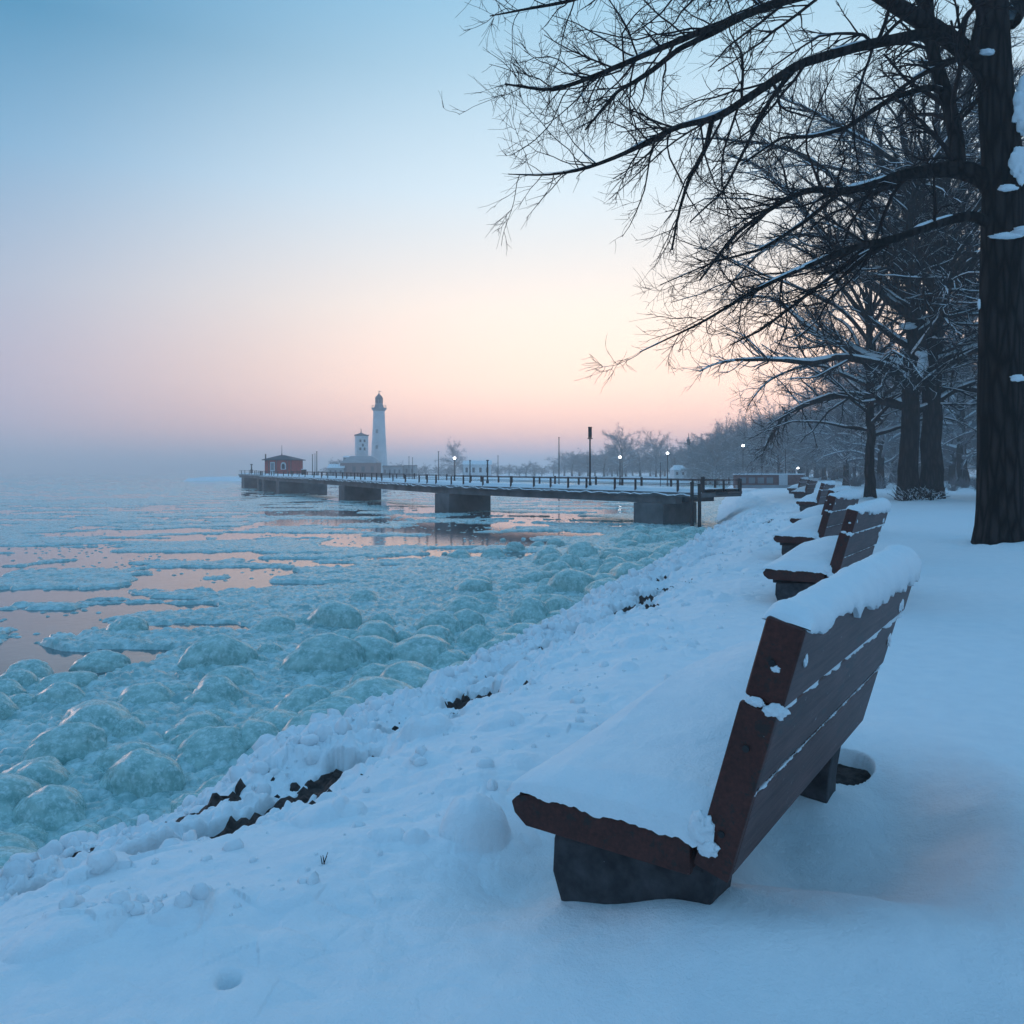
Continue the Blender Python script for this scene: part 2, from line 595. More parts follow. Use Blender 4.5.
def ground(x, y):
    n = signed(x, y)
    d = np.hypot(x, y)
    wob = (fbm(x * 0.9, y * 0.9, 3, 3) - 0.5) * 0.5 * sst(0.0, 8.0, d + 4)
    nn_ = n + wob * np.exp(-(n / 2.5) ** 2)
    wid = 1 + np.clip((d - 9) / 30, 0, 0.35)           # the lumpy bank widens further off
    z = np.interp(np.where(nn_ < 0, nn_ / wid, nn_), PROF_N, PROF_Z)
    # lumpy berm
    berm = sst(-2.1, -1.1, nn_ / wid) * (1 - sst(-0.05, 0.5, nn_))
    f1, i1 = cell(x * 2.7 + 0.3 * fbm(x * 5, y * 5, 1, 2), y * 2.7, 21)
    f2, i2 = cell(x * 7.5, y * 7.5, 31)
    f3, i3 = cell(x * 19, y * 19, 33)
    dome1 = np.sqrt(np.clip(1 - (f1 / 0.75) ** 2, 0, 1)) * (0.4 + 0.6 * i1)
    dome2 = np.sqrt(np.clip(1 - (f2 / 0.75) ** 2, 0, 1)) * i2
    dome3 = np.sqrt(np.clip(1 - (f3 / 0.75) ** 2, 0, 1)) * i3
    rag = fbm(x * 13, y * 13, 41, 4) - 0.5
    wx_, wy_ = x + 0.15 * fbm(x * 3, y * 3, 46, 2), y + 0.15 * fbm(x * 3, y * 3, 47, 2)
    z = z + berm * (0.17 * (billow(wx_ * 2.6, wy_ * 2.6, 48, 5) - 0.35) + 0.03 * (dome2 - 0.35) + 0.02 * dome3 * sst(0.35, 0.6, fbm(x * 2, y * 2, 45, 2)) + 0.07 * rag)
    # trampled, crumbly margin of the path
    mar = sst(-0.2, 0.2, nn_) * (1 - sst(0.5, 2.1, nn_))
    z = z + mar * (0.03 * dome2 * sst(0.5, 0.75, fbm(x * 1.7, y * 1.7, 51, 3)) + 0.09 * (billow(wx_ * 2.6, wy_ * 2.6, 52, 4) - 0.4) * sst(.4, .6, fbm(x * 1.1, y * 1.1, 53, 2)) + 0.02 * rag)
    # open path and lawn
    land = sst(0.3, 2.0, nn_)
    z = z + land * ((fbm(x * 0.5, y * 0.5, 61, 4) - 0.5) * 0.09 * sst(3, 9, d) + (fbm(x * 2.3, y * 1.3, 62, 4) - 0.5) * 0.028 + (fbm(x * 11, y * 11, 63, 3) - 0.5) * 0.006)
    # a trodden lane along the benches beyond the first
    lane = np.exp(-((n - 2.2) / 1.1) ** 2) * sst(6, 9, y) * (1 - sst(60, 90, y))
    z = z + lane * (0.05 * (fbm(x * 2.2, y * 2.2, 71, 4) - 0.5) - 0.02)
    # dips of bare soil along the line
    al = y + 0.4 * x
    gs = 0.30 * (fbm(al * 1.15, n * 3.0, 81, 4) - 0.5)
    for gy, gl in ((2.35, .2), (2.68, .26), (3.0, .12), (3.32, .24), (3.62, .10), (4.1, .12), (4.75, .25), (5.3, .2), (6.1, .22), (6.9, .25), (7.9, .4), (8.6, .3), (9.9, .4), (10.8, .5), (12.4, .3)):
        gs = gs + 0.62 * np.exp(-((y - gy) / gl) ** 2)
    gap = sst(0.34, 0.46, gs + 0.55 * (fbm(x * 11, y * 11, 83, 5) - 0.5))
    win = np.exp(-((nn_ + 0.03 + 0.10 * (fbm(al * 3, al * 0, 84, 2) - .5)) / 0.11) ** 4)
    far_cut = 1 - sst(14, 26, y)
    gm = np.clip(gap * win * 1.6, 0, 1) * far_cut * (y > 0)
    z = z * (1 - gm) + (np.interp(nn_, PROF_N, PROF_Z) - 0.12) * gm
    # drifts and hollows by the first bench
    g = lambda cx, cy_, sx, sy, a: np.exp(-(((x - cx) * math.cos(a) + (y - cy_) * math.sin(a)) / sx) ** 2 - ((-(x - cx) * math.sin(a) + (y - cy_) * math.cos(a)) / sy) ** 2)
    hu = (x - 1.02) * 0.825 - (y - 2.60) * 0.565
    hv = (x - 1.02) * 0.565 + (y - 2.60) * 0.825
    hr = np.sqrt((hu / np.where(hu > 0, 0.56, 0.34)) ** 2 + (hv / 0.82) ** 2) + 0.05 * (fbm(x * 3, y * 3, 98, 2) - .5)
    z = z - 0.13 * (1 - sst(0.25, 1.0, hr)) + 0.02 * np.exp(-((hr - 1.15) / 0.17) ** 2) + 0.07 * g(1.13, 2.86, .16, .16, 0)
    # dip added along the bench front so shade sets off the seat snow
    z = z - 0.09 * g(0.42, 2.78, 0.20, 0.62, -0.61) - 0.05 * g(-0.02, 2.22, 0.14, 0.20, -0.61)
    z = z - 0.20 * sst(0.40, 0.55, g(1.27, 3.12, 0.15, 0.12, 0.2))
    z = z + 0.075 * sst(0.05, 0.9, g(0.66, 1.90, 0.42, 0.24, 0.0)) + 0.045 * g(1.62, 2.55, 0.22, 0.8, -0.35)
    for u_, v_, r_, h_ in SPOTS:
        yy = F * (H + 0.03) / (v_ - HV)
        xx = (u_ - 512) / F * yy
        q = ((x - xx) ** 2 + (y - yy) ** 2) / r_ ** 2
        z = z + h_ * np.clip(1 - q * (0.9 + 0.9 * (fbm(x * 7, y * 7, 97, 3) - .5)), 0, 1) ** 0.62 * (0.85 + 0.3 * billow(x * 6, y * 6, 99, 2))
    # small deep hole in the foreground snow
    yy = F * H / (971 - HV)
    xx = (229 - 512) / F * yy
    z = z - 0.09 * np.exp(-((x - xx) ** 2 + ((y - yy) * 0.9) ** 2) / 0.018 ** 2)
    for tx, ty, tr in TREES_AT:
        z = z + (0.05 + 0.22 * (fbm(x * 2.2, y * 2.2, 95, 3) - .5)) * np.exp(-((x - tx) ** 2 + (y - ty) ** 2) / (tr * 1.15) ** 2)
    # lawn rises faintly towards the wood
    z = z + 0.5 * sst(30, 120, n) * (y < 150) * 0.6
    return z


def polar(angs, rads):
    A, Rr = np.meshgrid(angs, rads)
    x, y = np.sin(A) * Rr, np.cos(A) * Rr
    return x, y


def grid_quads(nr, na, closed):
    idx = np.arange(nr * na).reshape(nr, na)
    if closed:
        a, b_ = idx[:-1], np.roll(idx[:-1], -1, 1)
        c, d_ = np.roll(idx[1:], -1, 1), idx[1:]
    else:
        a, b_, c, d_ = idx[:-1, :-1], idx[:-1, 1:], idx[1:, 1:], idx[1:, :-1]
    return np.stack([a, d_, c, b_], -1).reshape(-1, 4)


fine = np.radians(np.linspace(-42, 42, 1000))
coarse = np.radians(np.linspace(42, 318, 150))[1:-1]
angs = np.concatenate([fine, coarse])
rads = np.concatenate([np.exp(np.linspace(math.log(0.35), math.log(1.3), 25))[:-1],
                       np.exp(np.linspace(math.log(1.3), math.log(45), 980))[:-1],
                       np.exp(np.linspace(math.log(45), math.log(4000), 170))])
X, Y = polar(angs, rads)
Z = ground(X, Y)
me = mesh_np('snow_ground', np.stack([X, Y, Z], -1).reshape(-1, 3), grid_quads(len(rads), len(angs), True))
link('snow_ground', me, M['snow'], None, 'structure')

# soil bank that shows through the gaps
ya = np.linspace(0.6, 27, 1500)
na_ = np.linspace(-0.55, 0.5, 60)
YY, NN = np.meshgrid(ya, na_, indexing='ij')
XX = np.interp(YY, XB_Y, XB_X) + NN / 0.92
f2, i2 = cell(XX * 16, YY * 16, 91)
ZZ = np.interp(NN, PROF_N, PROF_Z) - 0.065 + 0.05 * np.clip(1 - f2 * 1.4, 0, 1) * (0.4 + i2) + 0.03 * (fbm(XX * 20, YY * 20, 92, 4) - 0.5)
ZZ = ZZ - 0.3 * sst(0.35, 0.55, np.abs(NN + 0.02))
me = mesh_np('soil_bank', np.stack([XX, YY, ZZ], -1).reshape(-1, 3), grid_quads(len(ya), len(na_), False)[:, ::-1])
link('soil_bank', me, M['soil'], None, 'structure')

# ------------------------------------------------------------------ lake
wx = np.array([-4000, -400, -100, 0, 100, 4000.])
wy = np.array([-4000, -400, -50, 0, 50, 120, 400, 4000.])
GX, GY = np.meshgrid(wx, wy)
me = mesh_np('lake_water', np.stack([GX, GY, np.full_like(GX, WZ)], -1).reshape(-1, 3), grid_quads(len(wy), len(wx), False)[:, ::-1], False)
link('lake_water', me, M['water'], None, 'structure')


def ice_height(x, y):
    n = -signed(x, y)                                   # metres out from the shore
    d = np.hypot(x, y)
    cov_n = fbm(x * 0.42 + 1.6 * fbm(x * 0.8, y * 0.8, 5, 3), y * 0.6, 101, 5)
    thr = np.interp(n, [0, 3.6, 5.2, 8, 14, 26, 60, 4000], [-1, -0.5, 0.42, 0.54, 0.55, 0.49, 0.41, 0.37])
    cov = sst(-0.035, 0.035, cov_n - thr)
    f1, i1 = cell(x * 1.55, y * 1.8, 111)
    f2, i2 = cell(x * 4.1 + 0.4 * fbm(x * 3, y * 3, 8, 2), y * 4.6, 112)
    f3, i3 = cell(x * 11, y * 12, 113)
    dm = lambda f, i: np.sqrt(np.clip(1 - (f / 0.72) ** 2, 0, 1)) * (0.35 + 0.65 * i)
    a1 = np.interp(n, [0, 4, 7, 20, 60], [0.03, 0.03, 0.03, 0.015, 0.012])
    a2 = np.interp(n, [0, 4, 7, 20, 60], [0.04, 0.04, 0.035, 0.018, 0.012])
    a3 = np.interp(n, [0, 4, 10, 30], [0.05, 0.045, 0.02, 0.010])
    rag = fbm(x * 6, y * 6, 121, 4) - 0.5
    h = cov * (0.005 + a1 * dm(f1, i1) * sst(0.3, 0.6, fbm(x * 0.7, y * 0.7, 7, 2)) + a2 * dm(f2, i2) + a3 * dm(f3, i3) + 0.09 * rag * (a2 / 0.1)) - 0.045 * (1 - cov)
    # small loose bits in the open leads
    bits = np.sqrt(np.clip(1 - (f2 / 0.28) ** 2, 0, 1)) * (i2 > 0.72) * (fbm(x * 0.9, y * 0.9, 77, 2) > 0.5)
    h = np.maximum(h, -0.03 + 0.05 * bits)
    return WZ + h


rl = np.concatenate([np.exp(np.linspace(math.log(2.2), math.log(70), 900))[:-1], np.exp(np.linspace(math.log(70), math.log(3900), 160))])
al = np.radians(np.linspace(-62, 22, 1150))
X, Y = polar(al, rl)
Zi = ice_height(X, Y)
Q = grid_quads(len(rl), len(al), False)
S = signed(X, Y).ravel()
keep = (S[Q].min(1) < -0.8)
Q = Q[keep]
used = np.unique(Q)
remap = np.full(S.size, -1)
remap[used] = np.arange(len(used))
me = mesh_np('drift_ice', np.stack([X, Y, Zi], -1).reshape(-1, 3)[used], remap[Q])
o = link('drift_ice', me, M['brash'], None, 'stuff')
tag(o, 'sheet of crumbly turquoise brash ice drifting on the lake', 'brash ice')


# rounded ice mounds, one thing each
def mound_mesh(seed):
    import bmesh
    bm = bmesh.new()
    bmesh.ops.create_icosphere(bm, subdivisions=5, radius=1)
    V = np.array([v.co[:] for v in bm.verts])
    rg = np.random.default_rng(seed)
    off = rg.uniform(-50, 50, 3)
    k = rg.uniform(1.0, 1.5)
    # sum of two or three humps
    r = np.ones(len(V))
    for _ in range(5):
        dv = rg.normal(size=3)
        dv[2] = abs(dv[2]) * 0.4
        dv /= np.linalg.norm(dv)
        r += rg.uniform(-0.14, 0.20) * np.exp(-(1 - V @ dv) / rg.uniform(.05, .25))
    a = np.arctan2(V[:, 1], V[:, 0])
    r += 0.32 * (fbm(V[:, 0] * k + off[0], V[:, 1] * k + off[1] + V[:, 2] * 1.3, seed, 3) - 0.5)
    r += 0.06 * (fbm(a * 4 + V[:, 2] + off[2], V[:, 2] * 3.0 + off[0], seed + 3, 3) - 0.5) * np.clip(1.3 - np.abs(V[:, 2]), 0, 1)
    r += 0.05 * (billow(V[:, 0] * 2.2 + off[1], V[:, 1] * 2.2 + V[:, 2] * 2, seed + 6, 3) - 0.4) + 0.03 * (fbm(V[:, 0] * 7 + off[2], V[:, 1] * 7 + V[:, 2] * 5, seed + 4, 4) - 0.5)
    W = V * r[:, None]
    W[:, 2] = np.where(W[:, 2] > 0, W[:, 2] ** 0.9, W[:, 2] * 0.5)
    W[:, 0] += 0.18 * W[:, 2] * rg.uniform(-1, 1)
    for v, c in zip(bm.verts, W):
        v.co = c
    me = bpy.data.meshes.new('ice_mound')
    bm.to_mesh(me)
    bm.free()
    me.shade_smooth()
    me.materials.append(M['ice'])
    return me


MM = [mound_mesh(s) for s in range(9)]
placed = []
GR_ICE = 'rounded ice mounds heaped along the shore'


def put_mound(x, y, w, hgt, label, mi=None, dep=None, rz=None, zoff=0.0):
    o = link('ice_mound', MM[R.randrange(9) if mi is None else mi])
    dep = w * R.uniform(0.55, 1.0) if dep is None else dep
    zoff -= hgt * 0.12
    base = max(float(ground(np.array([x]), np.array([y]))[0]) , WZ) + 0.0
    o.location = (x, y, base + zoff)
    o.scale = (w / 2, dep / 2, hgt)
    o.rotation_euler = (R.uniform(-.2, .2), R.uniform(-.2, .2), R.uniform(-0.9, 0.9) if rz is None else rz)
    tag(o, label, 'ice mound', GR_ICE)
    placed.append((x, y, w / 2))
    return o


NAMED = [
    (256, 752, 82, 'long smooth ice mound right against the snow bank, nearest right end of the heap', 0.30),
    (304, 722, 78, 'tall rounded turquoise mound pressed into the snow bank corner', 0.36),
    (199, 748, 58, 'domed ice mound left of the long smooth one by the bank', 0.27),
    (214, 722, 48, 'small round ice mound just behind the domed mound', 0.22),
    (150, 722, 50, 'low oval ice mound with a frosted back, left of the small round one', 0.20),
    (138, 796, 96, 'largest broad slab-like ice mound beside the snow bank', 0.34),
    (53, 828, 92, 'broad smooth ice mound left of the largest slab', 0.30),
    (18, 852, 74, 'ice mound cut by the left edge of the picture, lowest of all', 0.24),
    (63, 704, 58, 'mid sized ice mound at the left behind the broad ones', 0.28),
    (18, 708, 46, 'ice mound at the left edge beside open pink water', 0.26),
    (30, 676, 54, 'dark streaked ice mound at the left by open water', 0.26),
    (126, 632, 54, 'flat topped ice lump alone in the open water', 0.24),
    (213, 668, 76, 'wide knobbly ice mound standing behind the heap', 0.34),
    (216, 706, 76, 'wide mound ridge in the middle of the ice heap', 0.28),
    (272, 632, 58, 'flattened ice lump in open water right of the flat topped one', 0.22),
    (532, 623, 50, 'left and paler of the twin egg shaped ice boulders', 0.42),
    (561, 614, 44, 'right of the twin egg shaped ice boulders', 0.38),
    (478, 648, 50, 'rounded ice boulder left of the twin boulders, lying lower', 0.34),
    (465, 630, 50, 'knobbly ice boulder just behind the lower rounded boulder', 0.34),
    (375, 648, 70, 'long pale ice ridge in the middle of the shore ice', 0.30),
    (372, 664, 78, 'second ice ridge in front of the long pale one', 0.30),
    (397, 672, 42, 'small smooth boulder at the foot of the second ice ridge', 0.26),
    (568, 570, 38, 'ice boulder behind and right of the twin boulders', 0.36),
    (613, 582, 44, 'ice boulder near the snowy bank, right of the far boulders', 0.38),
]
for u_, v_, w_, lab, hh in NAMED:
    y_ = F * (H - WZ - 0.04) / (v_ - HV)
    w_m = w_ / F * y_ * 0.86
    y_ += w_m * 0.35
    put_mound((u_ - 512) / F * y_, y_, w_m, w_m * hh * 1.6, lab, dep=w_m * 0.8, rz=R.uniform(-0.35, 0.35))
tries = 0
while len(placed) < 285 and tries < 9000:
    tries += 1
    y_ = 3.2 + (R.random() ** 1.9) * 24
    out = R.choice((R.uniform(1.35, 4.0), R.uniform(1.35, 5.8), R.uniform(1.3, 3.0)))
    out *= 1 + max(0, (y_ - 8) / 40)
    if y_ > 9 and out > 4.2 and R.random() < .75:
        continue
    x_ = float(np.interp(y_, XB_Y, XB_X)) - out / 0.92
    if abs(x_ / y_) > 0.75:
        continue
    w_m = (0.18 + 0.72 * R.random() ** 1.8) * (1.0 if out < 5 else 0.75)
    if any((x_ - a_) ** 2 + (y_ - b_) ** 2 < (0.55 * (w_m / 2 + c_)) ** 2 for a_, b_, c_ in placed):
        continue
    put_mound(x_, y_, w_m, w_m * R.uniform(0.34, 0.50), 'smooth turquoise ice mound among the many along the shore')

# crumbled snow clods along the bank and margin: nobody could count them
ico = None


def clods():
    import bmesh
    bm = bmesh.new()
    bmesh.ops.create_icosphere(bm, subdivisions=2, radius=1)
    bv = np.array([v.co[:] for v in bm.verts])
    bf = np.array([[v.index for v in f.verts] for f in bm.faces])
    bm.free()
    rg = np.random.default_rng(5)
    N = 3400
    y = 2.0 + 26 * rg.random(N) ** 1.7
    n = np.where(rg.random(N) < .8, rg.normal(-0.62, 0.33, N), rg.uniform(-0.2, 1.2, N))
    wid = 1 + np.clip((y - 9) / 16, 0, 1.0)
    n = np.where(n < 0, n * wid, n)
    x = np.interp(y, XB_Y, XB_X) + n / 0.92
    keep = ~((np.abs(n + .03) < .14) & (y < 14))
    r = (0.007 + 0.038 * rg.random(N) ** 3.5) * np.where(n > .1, .6, 1.0) * (1 + y / 25)
    x, y, r, n = x[keep], y[keep], r[keep], n[keep]
    z = ground(x, y) + r * 0.05
    z = np.maximum(z, WZ)
    N = len(x)
    V = np.broadcast_to(bv, (N,) + bv.shape).copy()
    ph = rg.uniform(0, 100, (N, 1))
    q = 0.45 + 1.2 * fbm(V[..., 0] * 1.5 + ph + V[..., 2], V[..., 1] * 1.5 - ph - V[..., 2], 9, 3)
    V = V * (q * r[:, None])[..., None] * rg.uniform(.7, 1.25, (N, 1, 3))
    V += np.stack([x, y, z], 1)[:, None]
    Q = bf[None] + (np.arange(N) * len(bv))[:, None, None]
    me = mesh_np('snow_clods', V.reshape(-1, 3), Q.reshape(-1, 3))
    o = link('snow_clods', me, M['snow'], None, 'stuff')
    tag(o, 'crumbled snow clods strewn along the bank between path and ice', 'snow clods')


clods()
# dark sheet standing in for shade inside the melted hole behind the first bench
a_ = np.linspace(-.16, .16, 40)
GX, GY = np.meshgrid(a_ + 1.27, a_ + 3.12)
me = mesh_np('hole_shade', np.stack([GX, GY, ground(GX, GY) + 0.20 * sst(0.40, 0.55, np.exp(-(((GX - 1.27) * math.cos(.2) + (GY - 3.12) * math.sin(.2)) / .15) ** 2 - ((-(GX - 1.27) * math.sin(.2) + (GY - 3.12) * math.cos(.2)) / .12) ** 2)) - 0.07 + 0.02 * fbm(GX * 20, GY * 20, 5, 4)], -1).reshape(-1, 3), grid_quads(40, 40, False)[:, ::-1])
link('hole_shade', me, M['soil'], None, 'structure')

# ------------------------------------------------------------------ haze
hz = MB()
hz.box((0, 0, 11.5), (8400, 8400, 34.0))
m = bpy.data.materials.new('haze')
m.use_nodes = True
nt = m.node_tree
nt.nodes.clear()
out = nt.nodes.new('ShaderNodeOutputMaterial')
pv = nt.nodes.new('ShaderNodeVolumePrincipled')
pv.inputs['Color'].default_value = (0.93, 0.94, 0.96, 1)
pv.inputs['Density'].default_value = 0.0025
pv.inputs['Anisotropy'].default_value = 0.45
nt.links.new(pv.outputs[0], out.inputs['Volume'])
o = hz.build('haze', m)
o['kind'] = 'stuff'
o['label'] = 'thin winter haze over the lake and the park'
o['category'] = 'haze'


# ------------------------------------------------------------------ bench
BA = math.radians(35)                  # heading of the first bench


def lerp(a, b, t):
    return a + (b - a) * t


def make_bench():
    """local x = towards the rear, y = along the bench away from the camera, z up; origin under the near rear corner of the seat"""
    root = thing('park_bench', '', 'bench', (0, 0, 0))
    L = 1.5
    zs = 0.27
    # seat: three heavy boards, the front one with a rounded nose
    for i, (x0, x1) in enumerate(((-0.50, -0.335), (-0.327, -0.17), (-0.162, -0.006))):
        b_ = MB()
        if i == 0:
            poly = [(x1, zs), (x0 + .03, zs), (x0 + .008, zs - .012), (x0, zs - .035), (x0 + .01, zs - .062), (x0 + .04, zs - .085), (x1, zs - .085)]
        else:
            poly = [(x1, zs), (x0, zs), (x0, zs - .085), (x1, zs - .085)]
        b_.prism(poly, 0.0, L + (0.01 if i == 1 else 0))
        b_.build('seat_board', M['wood'], root, bevel=0.006)
    # the end cleat closes the board ends into one thick lip
    for ya_, yb_ in ((-0.022, 0.001), (L + .011, L + .03)):
        b_ = MB()
        b_.prism([(-0.008, zs - .010), (-.455, zs - .010), (-.490, zs - .022), (-.506, zs - .038), (-.496, zs - .066), (-.46, zs - .093), (-0.008, zs - .093)], ya_, yb_)
        b_.build('end_cleat', M['wood'], root, bevel=0.004)
    # end batten under the boards, it shows as the dark lip of the seat end
    b_ = MB()
    b_.box((-0.24, 0.16, zs - 0.112), (0.44, 0.10, 0.05))
    b_.build('seat_batten', M['concrete'], root, bevel=0.005)
    b_ = MB()
    b_.box((-0.24, L - 0.16, zs - 0.112), (0.44, 0.10, 0.05))
    b_.build('seat_batten', M['concrete'], root, bevel=0.005)
    # back: three thick boards stacked on a leaning line
    lean = 0.27
    up = Vector((math.sin(lean), 0, math.cos(lean)))
    ou = Vector((math.cos(lean), 0, -math.sin(lean)))
    p0 = Vector((0.0, 0, 0.205))
    for k, (s0, s1, e0, e1) in enumerate(((0.0, 0.205, 0.012, 1.40), (0.216, 0.405, 0.006, 1.46), (0.418, 0.605, -0.006, 1.52))):
        b_ = MB()
        th = 0.088 if k == 2 else 0.080
        a_ = p0 + up * s0
        c_ = p0 + up * s1
        poly = [(a_.x, a_.z), (c_.x, c_.z), ((c_ + ou * th).x, (c_ + ou * th).z), ((a_ + ou * th).x, (a_ + ou * th).z)]
        b_.prism(poly, e0, e1)
        o = b_.build('back_board', M['slat'], root, bevel=0.010, seg=3)
        o.data.materials.append(M['wood'])
        for p in o.data.polygons:
            if abs(p.normal.y) > 0.5 or p.normal.x < -0.3:
                p.material_index = 1
    b_ = MB()
    a_, c_ = p0 + up * 0.0, p0 + up * 0.405
    b_.prism([(a_.x - .002, a_.z), (c_.x - .002, c_.z), ((c_ + ou * .082).x, (c_ + ou * .082).z), ((a_ + ou * .082).x, (a_ + ou * .082).z)], -0.018, 0.004)
    b_.build('end_cleat', M['wood'], root, bevel=0.005)
    # bolts in the board ends
    for s_ in (0.10, 0.31, 0.51):
        b_ = MB()
        c_ = p0 + up * s_ + ou * 0.04
        b_.bar((c_.x, -0.022 if s_ < .4 else -.010, c_.z), (c_.x, 0.02, c_.z), 0.008, 8)
        b_.build('bolt', M['iron'], root)
    # two heavy concrete feet with a rounded toe
    for y0, y1 in ((0.05, 0.20), (1.20, 1.34)):
        b_ = MB()
        poly = [(-0.42, 0.14), (-0.425, 0.04), (-0.40, -0.03), (-0.35, -0.10), (-0.29, -0.16), (-0.005, -0.16), (0.0, 0.0), (0.02, 0.12), (0.055, 0.25), (0.02, 0.22), (-0.01, 0.17), (-0.20, 0.16)]
        b_.prism(poly, y0, y1)
        b_.build('foot', M['concrete'], root, bevel=0.012)
    # snow on the seat
    na, nb = 150, 70
    aa = np.linspace(-0.030, L + .03, na)
    bb = np.linspace(-0.515, 0.05, nb)
    A_, B_ = np.meshgrid(aa, bb, indexing='ij')
    ea = np.minimum(A_ + .030, L + .03 - A_)
    eb = B_ + 0.515
    eround = np.minimum(1, np.maximum(0, ea) / 0.09) ** 0.42 * np.minimum(1, np.maximum(0, eb) / 0.13) ** 0.5
    hh = 0.058 + 0.105 * sst(0.0, 0.75, A_) * (0.75 + 0.25 * sst(-0.5, -0.05, B_)) + 0.03 * sst(-.4, 0, B_) + 0.045 * np.exp(-((A_ - .95) / .3) ** 2 - ((B_ + .2) / .2) ** 2)
    hh = hh + 0.012 * (fbm(A_ * 4, B_ * 4, 201, 3) - 0.5) + 0.004 * (fbm(A_ * 26, B_ * 26, 202, 3) - .5)
    top = zs + hh * eround
    wig = 0.02 * (fbm(A_ * 18, B_ * 0 + 3, 205, 3) - 0.5)
    under = eround < 0.02
    top = np.where(under, zs - 0.004 - 0.05 * np.clip(fbm(A_ * 20, B_ * 24, 206, 4) - 0.36, 0, 1), top)
    # near end: the crust breaks unevenly over the wood
    A2 = A_ + np.where(A_ < 0.0, 0.012 * (fbm(B_ * 22, A_ * 0, 207, 3) - 0.5), 0)
    V = np.stack([B_, A2, top], -1).reshape(-1, 3)
    me = mesh_np('seat_snow', V, grid_quads(na, nb, False)[:, ::-1])
    link('seat_snow', me, M['snow'], root)
    # snow cap on the back, hanging over the rear side
    pt = p0 + up * 0.605
    na, nk = 170, 26
    aa = np.linspace(-0.0, 1.535, na)
    V = np.zeros((na, nk, 3))
    fbA = fbm(aa * 5, aa * 0 + 1, 211, 4)
    fbB = fbm(aa * 16, aa * 0 + 7, 213, 4)
    endr = np.clip(np.minimum(aa + 0.000, 1.535 - aa) / 0.06, 0, 1) ** 0.45
    hgt = (0.038 + 0.024 * sst(0.1, 1.0, aa) + 0.022 * (fbA - .5)) * (0.04 + 0.96 * endr)
    ov = np.maximum(0.006, 0.022 + 0.06 * (fbB - 0.4) + 0.03 * sst(0.2, 1.2, aa)) * (0.2 + 0.8 * endr)      # overhang down the rear face
    for j in range(nk):
        t_ = j / (nk - 1)
        if t_ < 0.06:
            lx, lz = np.full(na, 0.004), np.full(na, -0.012)
        elif t_ > 0.94:
            lx, lz = np.full(na, 0.080), -ov
        elif t_ > 0.86:
            lx, lz = np.full(na, 0.093) + 0.004 * fbA, -ov * 0.95
        else:
            u_ = (t_ - 0.06) / 0.80
            ang = math.pi * u_
            lx = np.full(na, 0.0425 - 0.0545 * math.cos(ang)) + 0.004 * (fbB - .5)
            lz = hgt * max(0, math.sin(ang)) ** 0.62 - 0.012 * (1 - u_) - ov * 0.35 * u_ ** 3
        V[:, j, 0] = pt.x + ou.x * lx
        V[:, j, 2] = pt.z + ou.z * lx * 0.9 + lz
        V[:, j, 1] = aa
    V[..., 2] += 0.006 * (fbm(V[..., 1] * 30, V[..., 0] * 30, 215, 3) - .5) + 0.008 * (fbm(V[..., 1] * 9, V[..., 0] * 9, 216, 3) - .5)
    me = mesh_np('back_snow', V.reshape(-1, 3), grid_quads(na, nk, False))
    o = link('back_snow', me, M['snow'], root)
    # snow lodged along the two board gaps
    rgb = np.random.default_rng(3)
    for s_, lim, am in ((0.2115, 1.40, .55), (0.412, 1.46, 1.15)):
        nn2 = 260
        yy = np.linspace(-0.01, lim, nn2)
        f_ = fbm(yy * 14, yy * 0 + s_ * 30, 221, 4)
        rr = am * 0.011 * np.clip(f_ - 0.30 - (0.12 if s_ < .3 else 0) * sst(0, .4, yy), 0.02, 1) * 2.2
        c0 = p0 + up * s_ + ou * 0.080
        C = np.stack([c0.x + rr * .25 + 0 * yy, yy, c0.z + 0.0 * yy + 0.002], 1)
        V, Q = tubes(C[None], rr[None], 7)
        V += rgb.normal(size=V.shape) * 0.0009
        link('gap_snow', mesh_np('gap_snow', V, Q), M['snow'], root)
    for k_, (s_, o_, y_, r_, sq) in enumerate(((0.415, 0.03, -0.012, 0.014, (1.6, .6, .8)), (0.412, 0.074, -0.008, 0.022, (1.3, .8, .8)), (0.09, -0.005, -0.02, 0.038, (.8, .5, 1.0)), (0.055, 0.02, -0.022, 0.024, (1.2, .4, .9)), (0.50, 0.05, -0.006, 0.010, (1.2, .5, .8)),
                                               (0.57, 0.086, 1.44, 0.030, (.35, 1.6, .9)), (0.47, 0.084, 1.38, 0.030, (.3, 1.3, 1.3)), (0.33, 0.080, 1.40, 0.026, (.3, 1.2, 1.3)), (0.53, 0.086, 0.07, 0.016, (.3, 1.0, 1.8)))):
        c1 = p0 + up * s_ + ou * o_
        snow_lump(root, (c1.x, y_, c1.z), r_, sq, 300 + k_)
    return root


def snow_lump(root, c, r, sq=(1, 1, 0.7), seed=1, base=(0, 0, 0)):
    import bmesh
    bm = bmesh.new()
    bmesh.ops.create_icosphere(bm, subdivisions=4, radius=1)
    V = np.array([v.co[:] for v in bm.verts])
    q = 0.9 + 0.8 * (fbm(V[:, 0] * 2.6 + seed * 3.1 + V[:, 1], V[:, 2] * 2.9 + seed, seed, 4) - 0.5)
    q = q + 0.16 * (billow(V[:, 0] * 3.1 + seed, V[:, 2] * 3.1 + V[:, 1] * 2, seed + 2, 4) - 0.4)
    V = V * q[:, None] * np.array(sq) * r + np.array(c)
    for v, p in zip(bm.verts, V):
        v.co = p
    me = bpy.data.meshes.new('snow_patch')
    bm.to_mesh(me)
    bm.free()
    me.shade_smooth()
    return link('snow_patch', me, M['snow'], root)


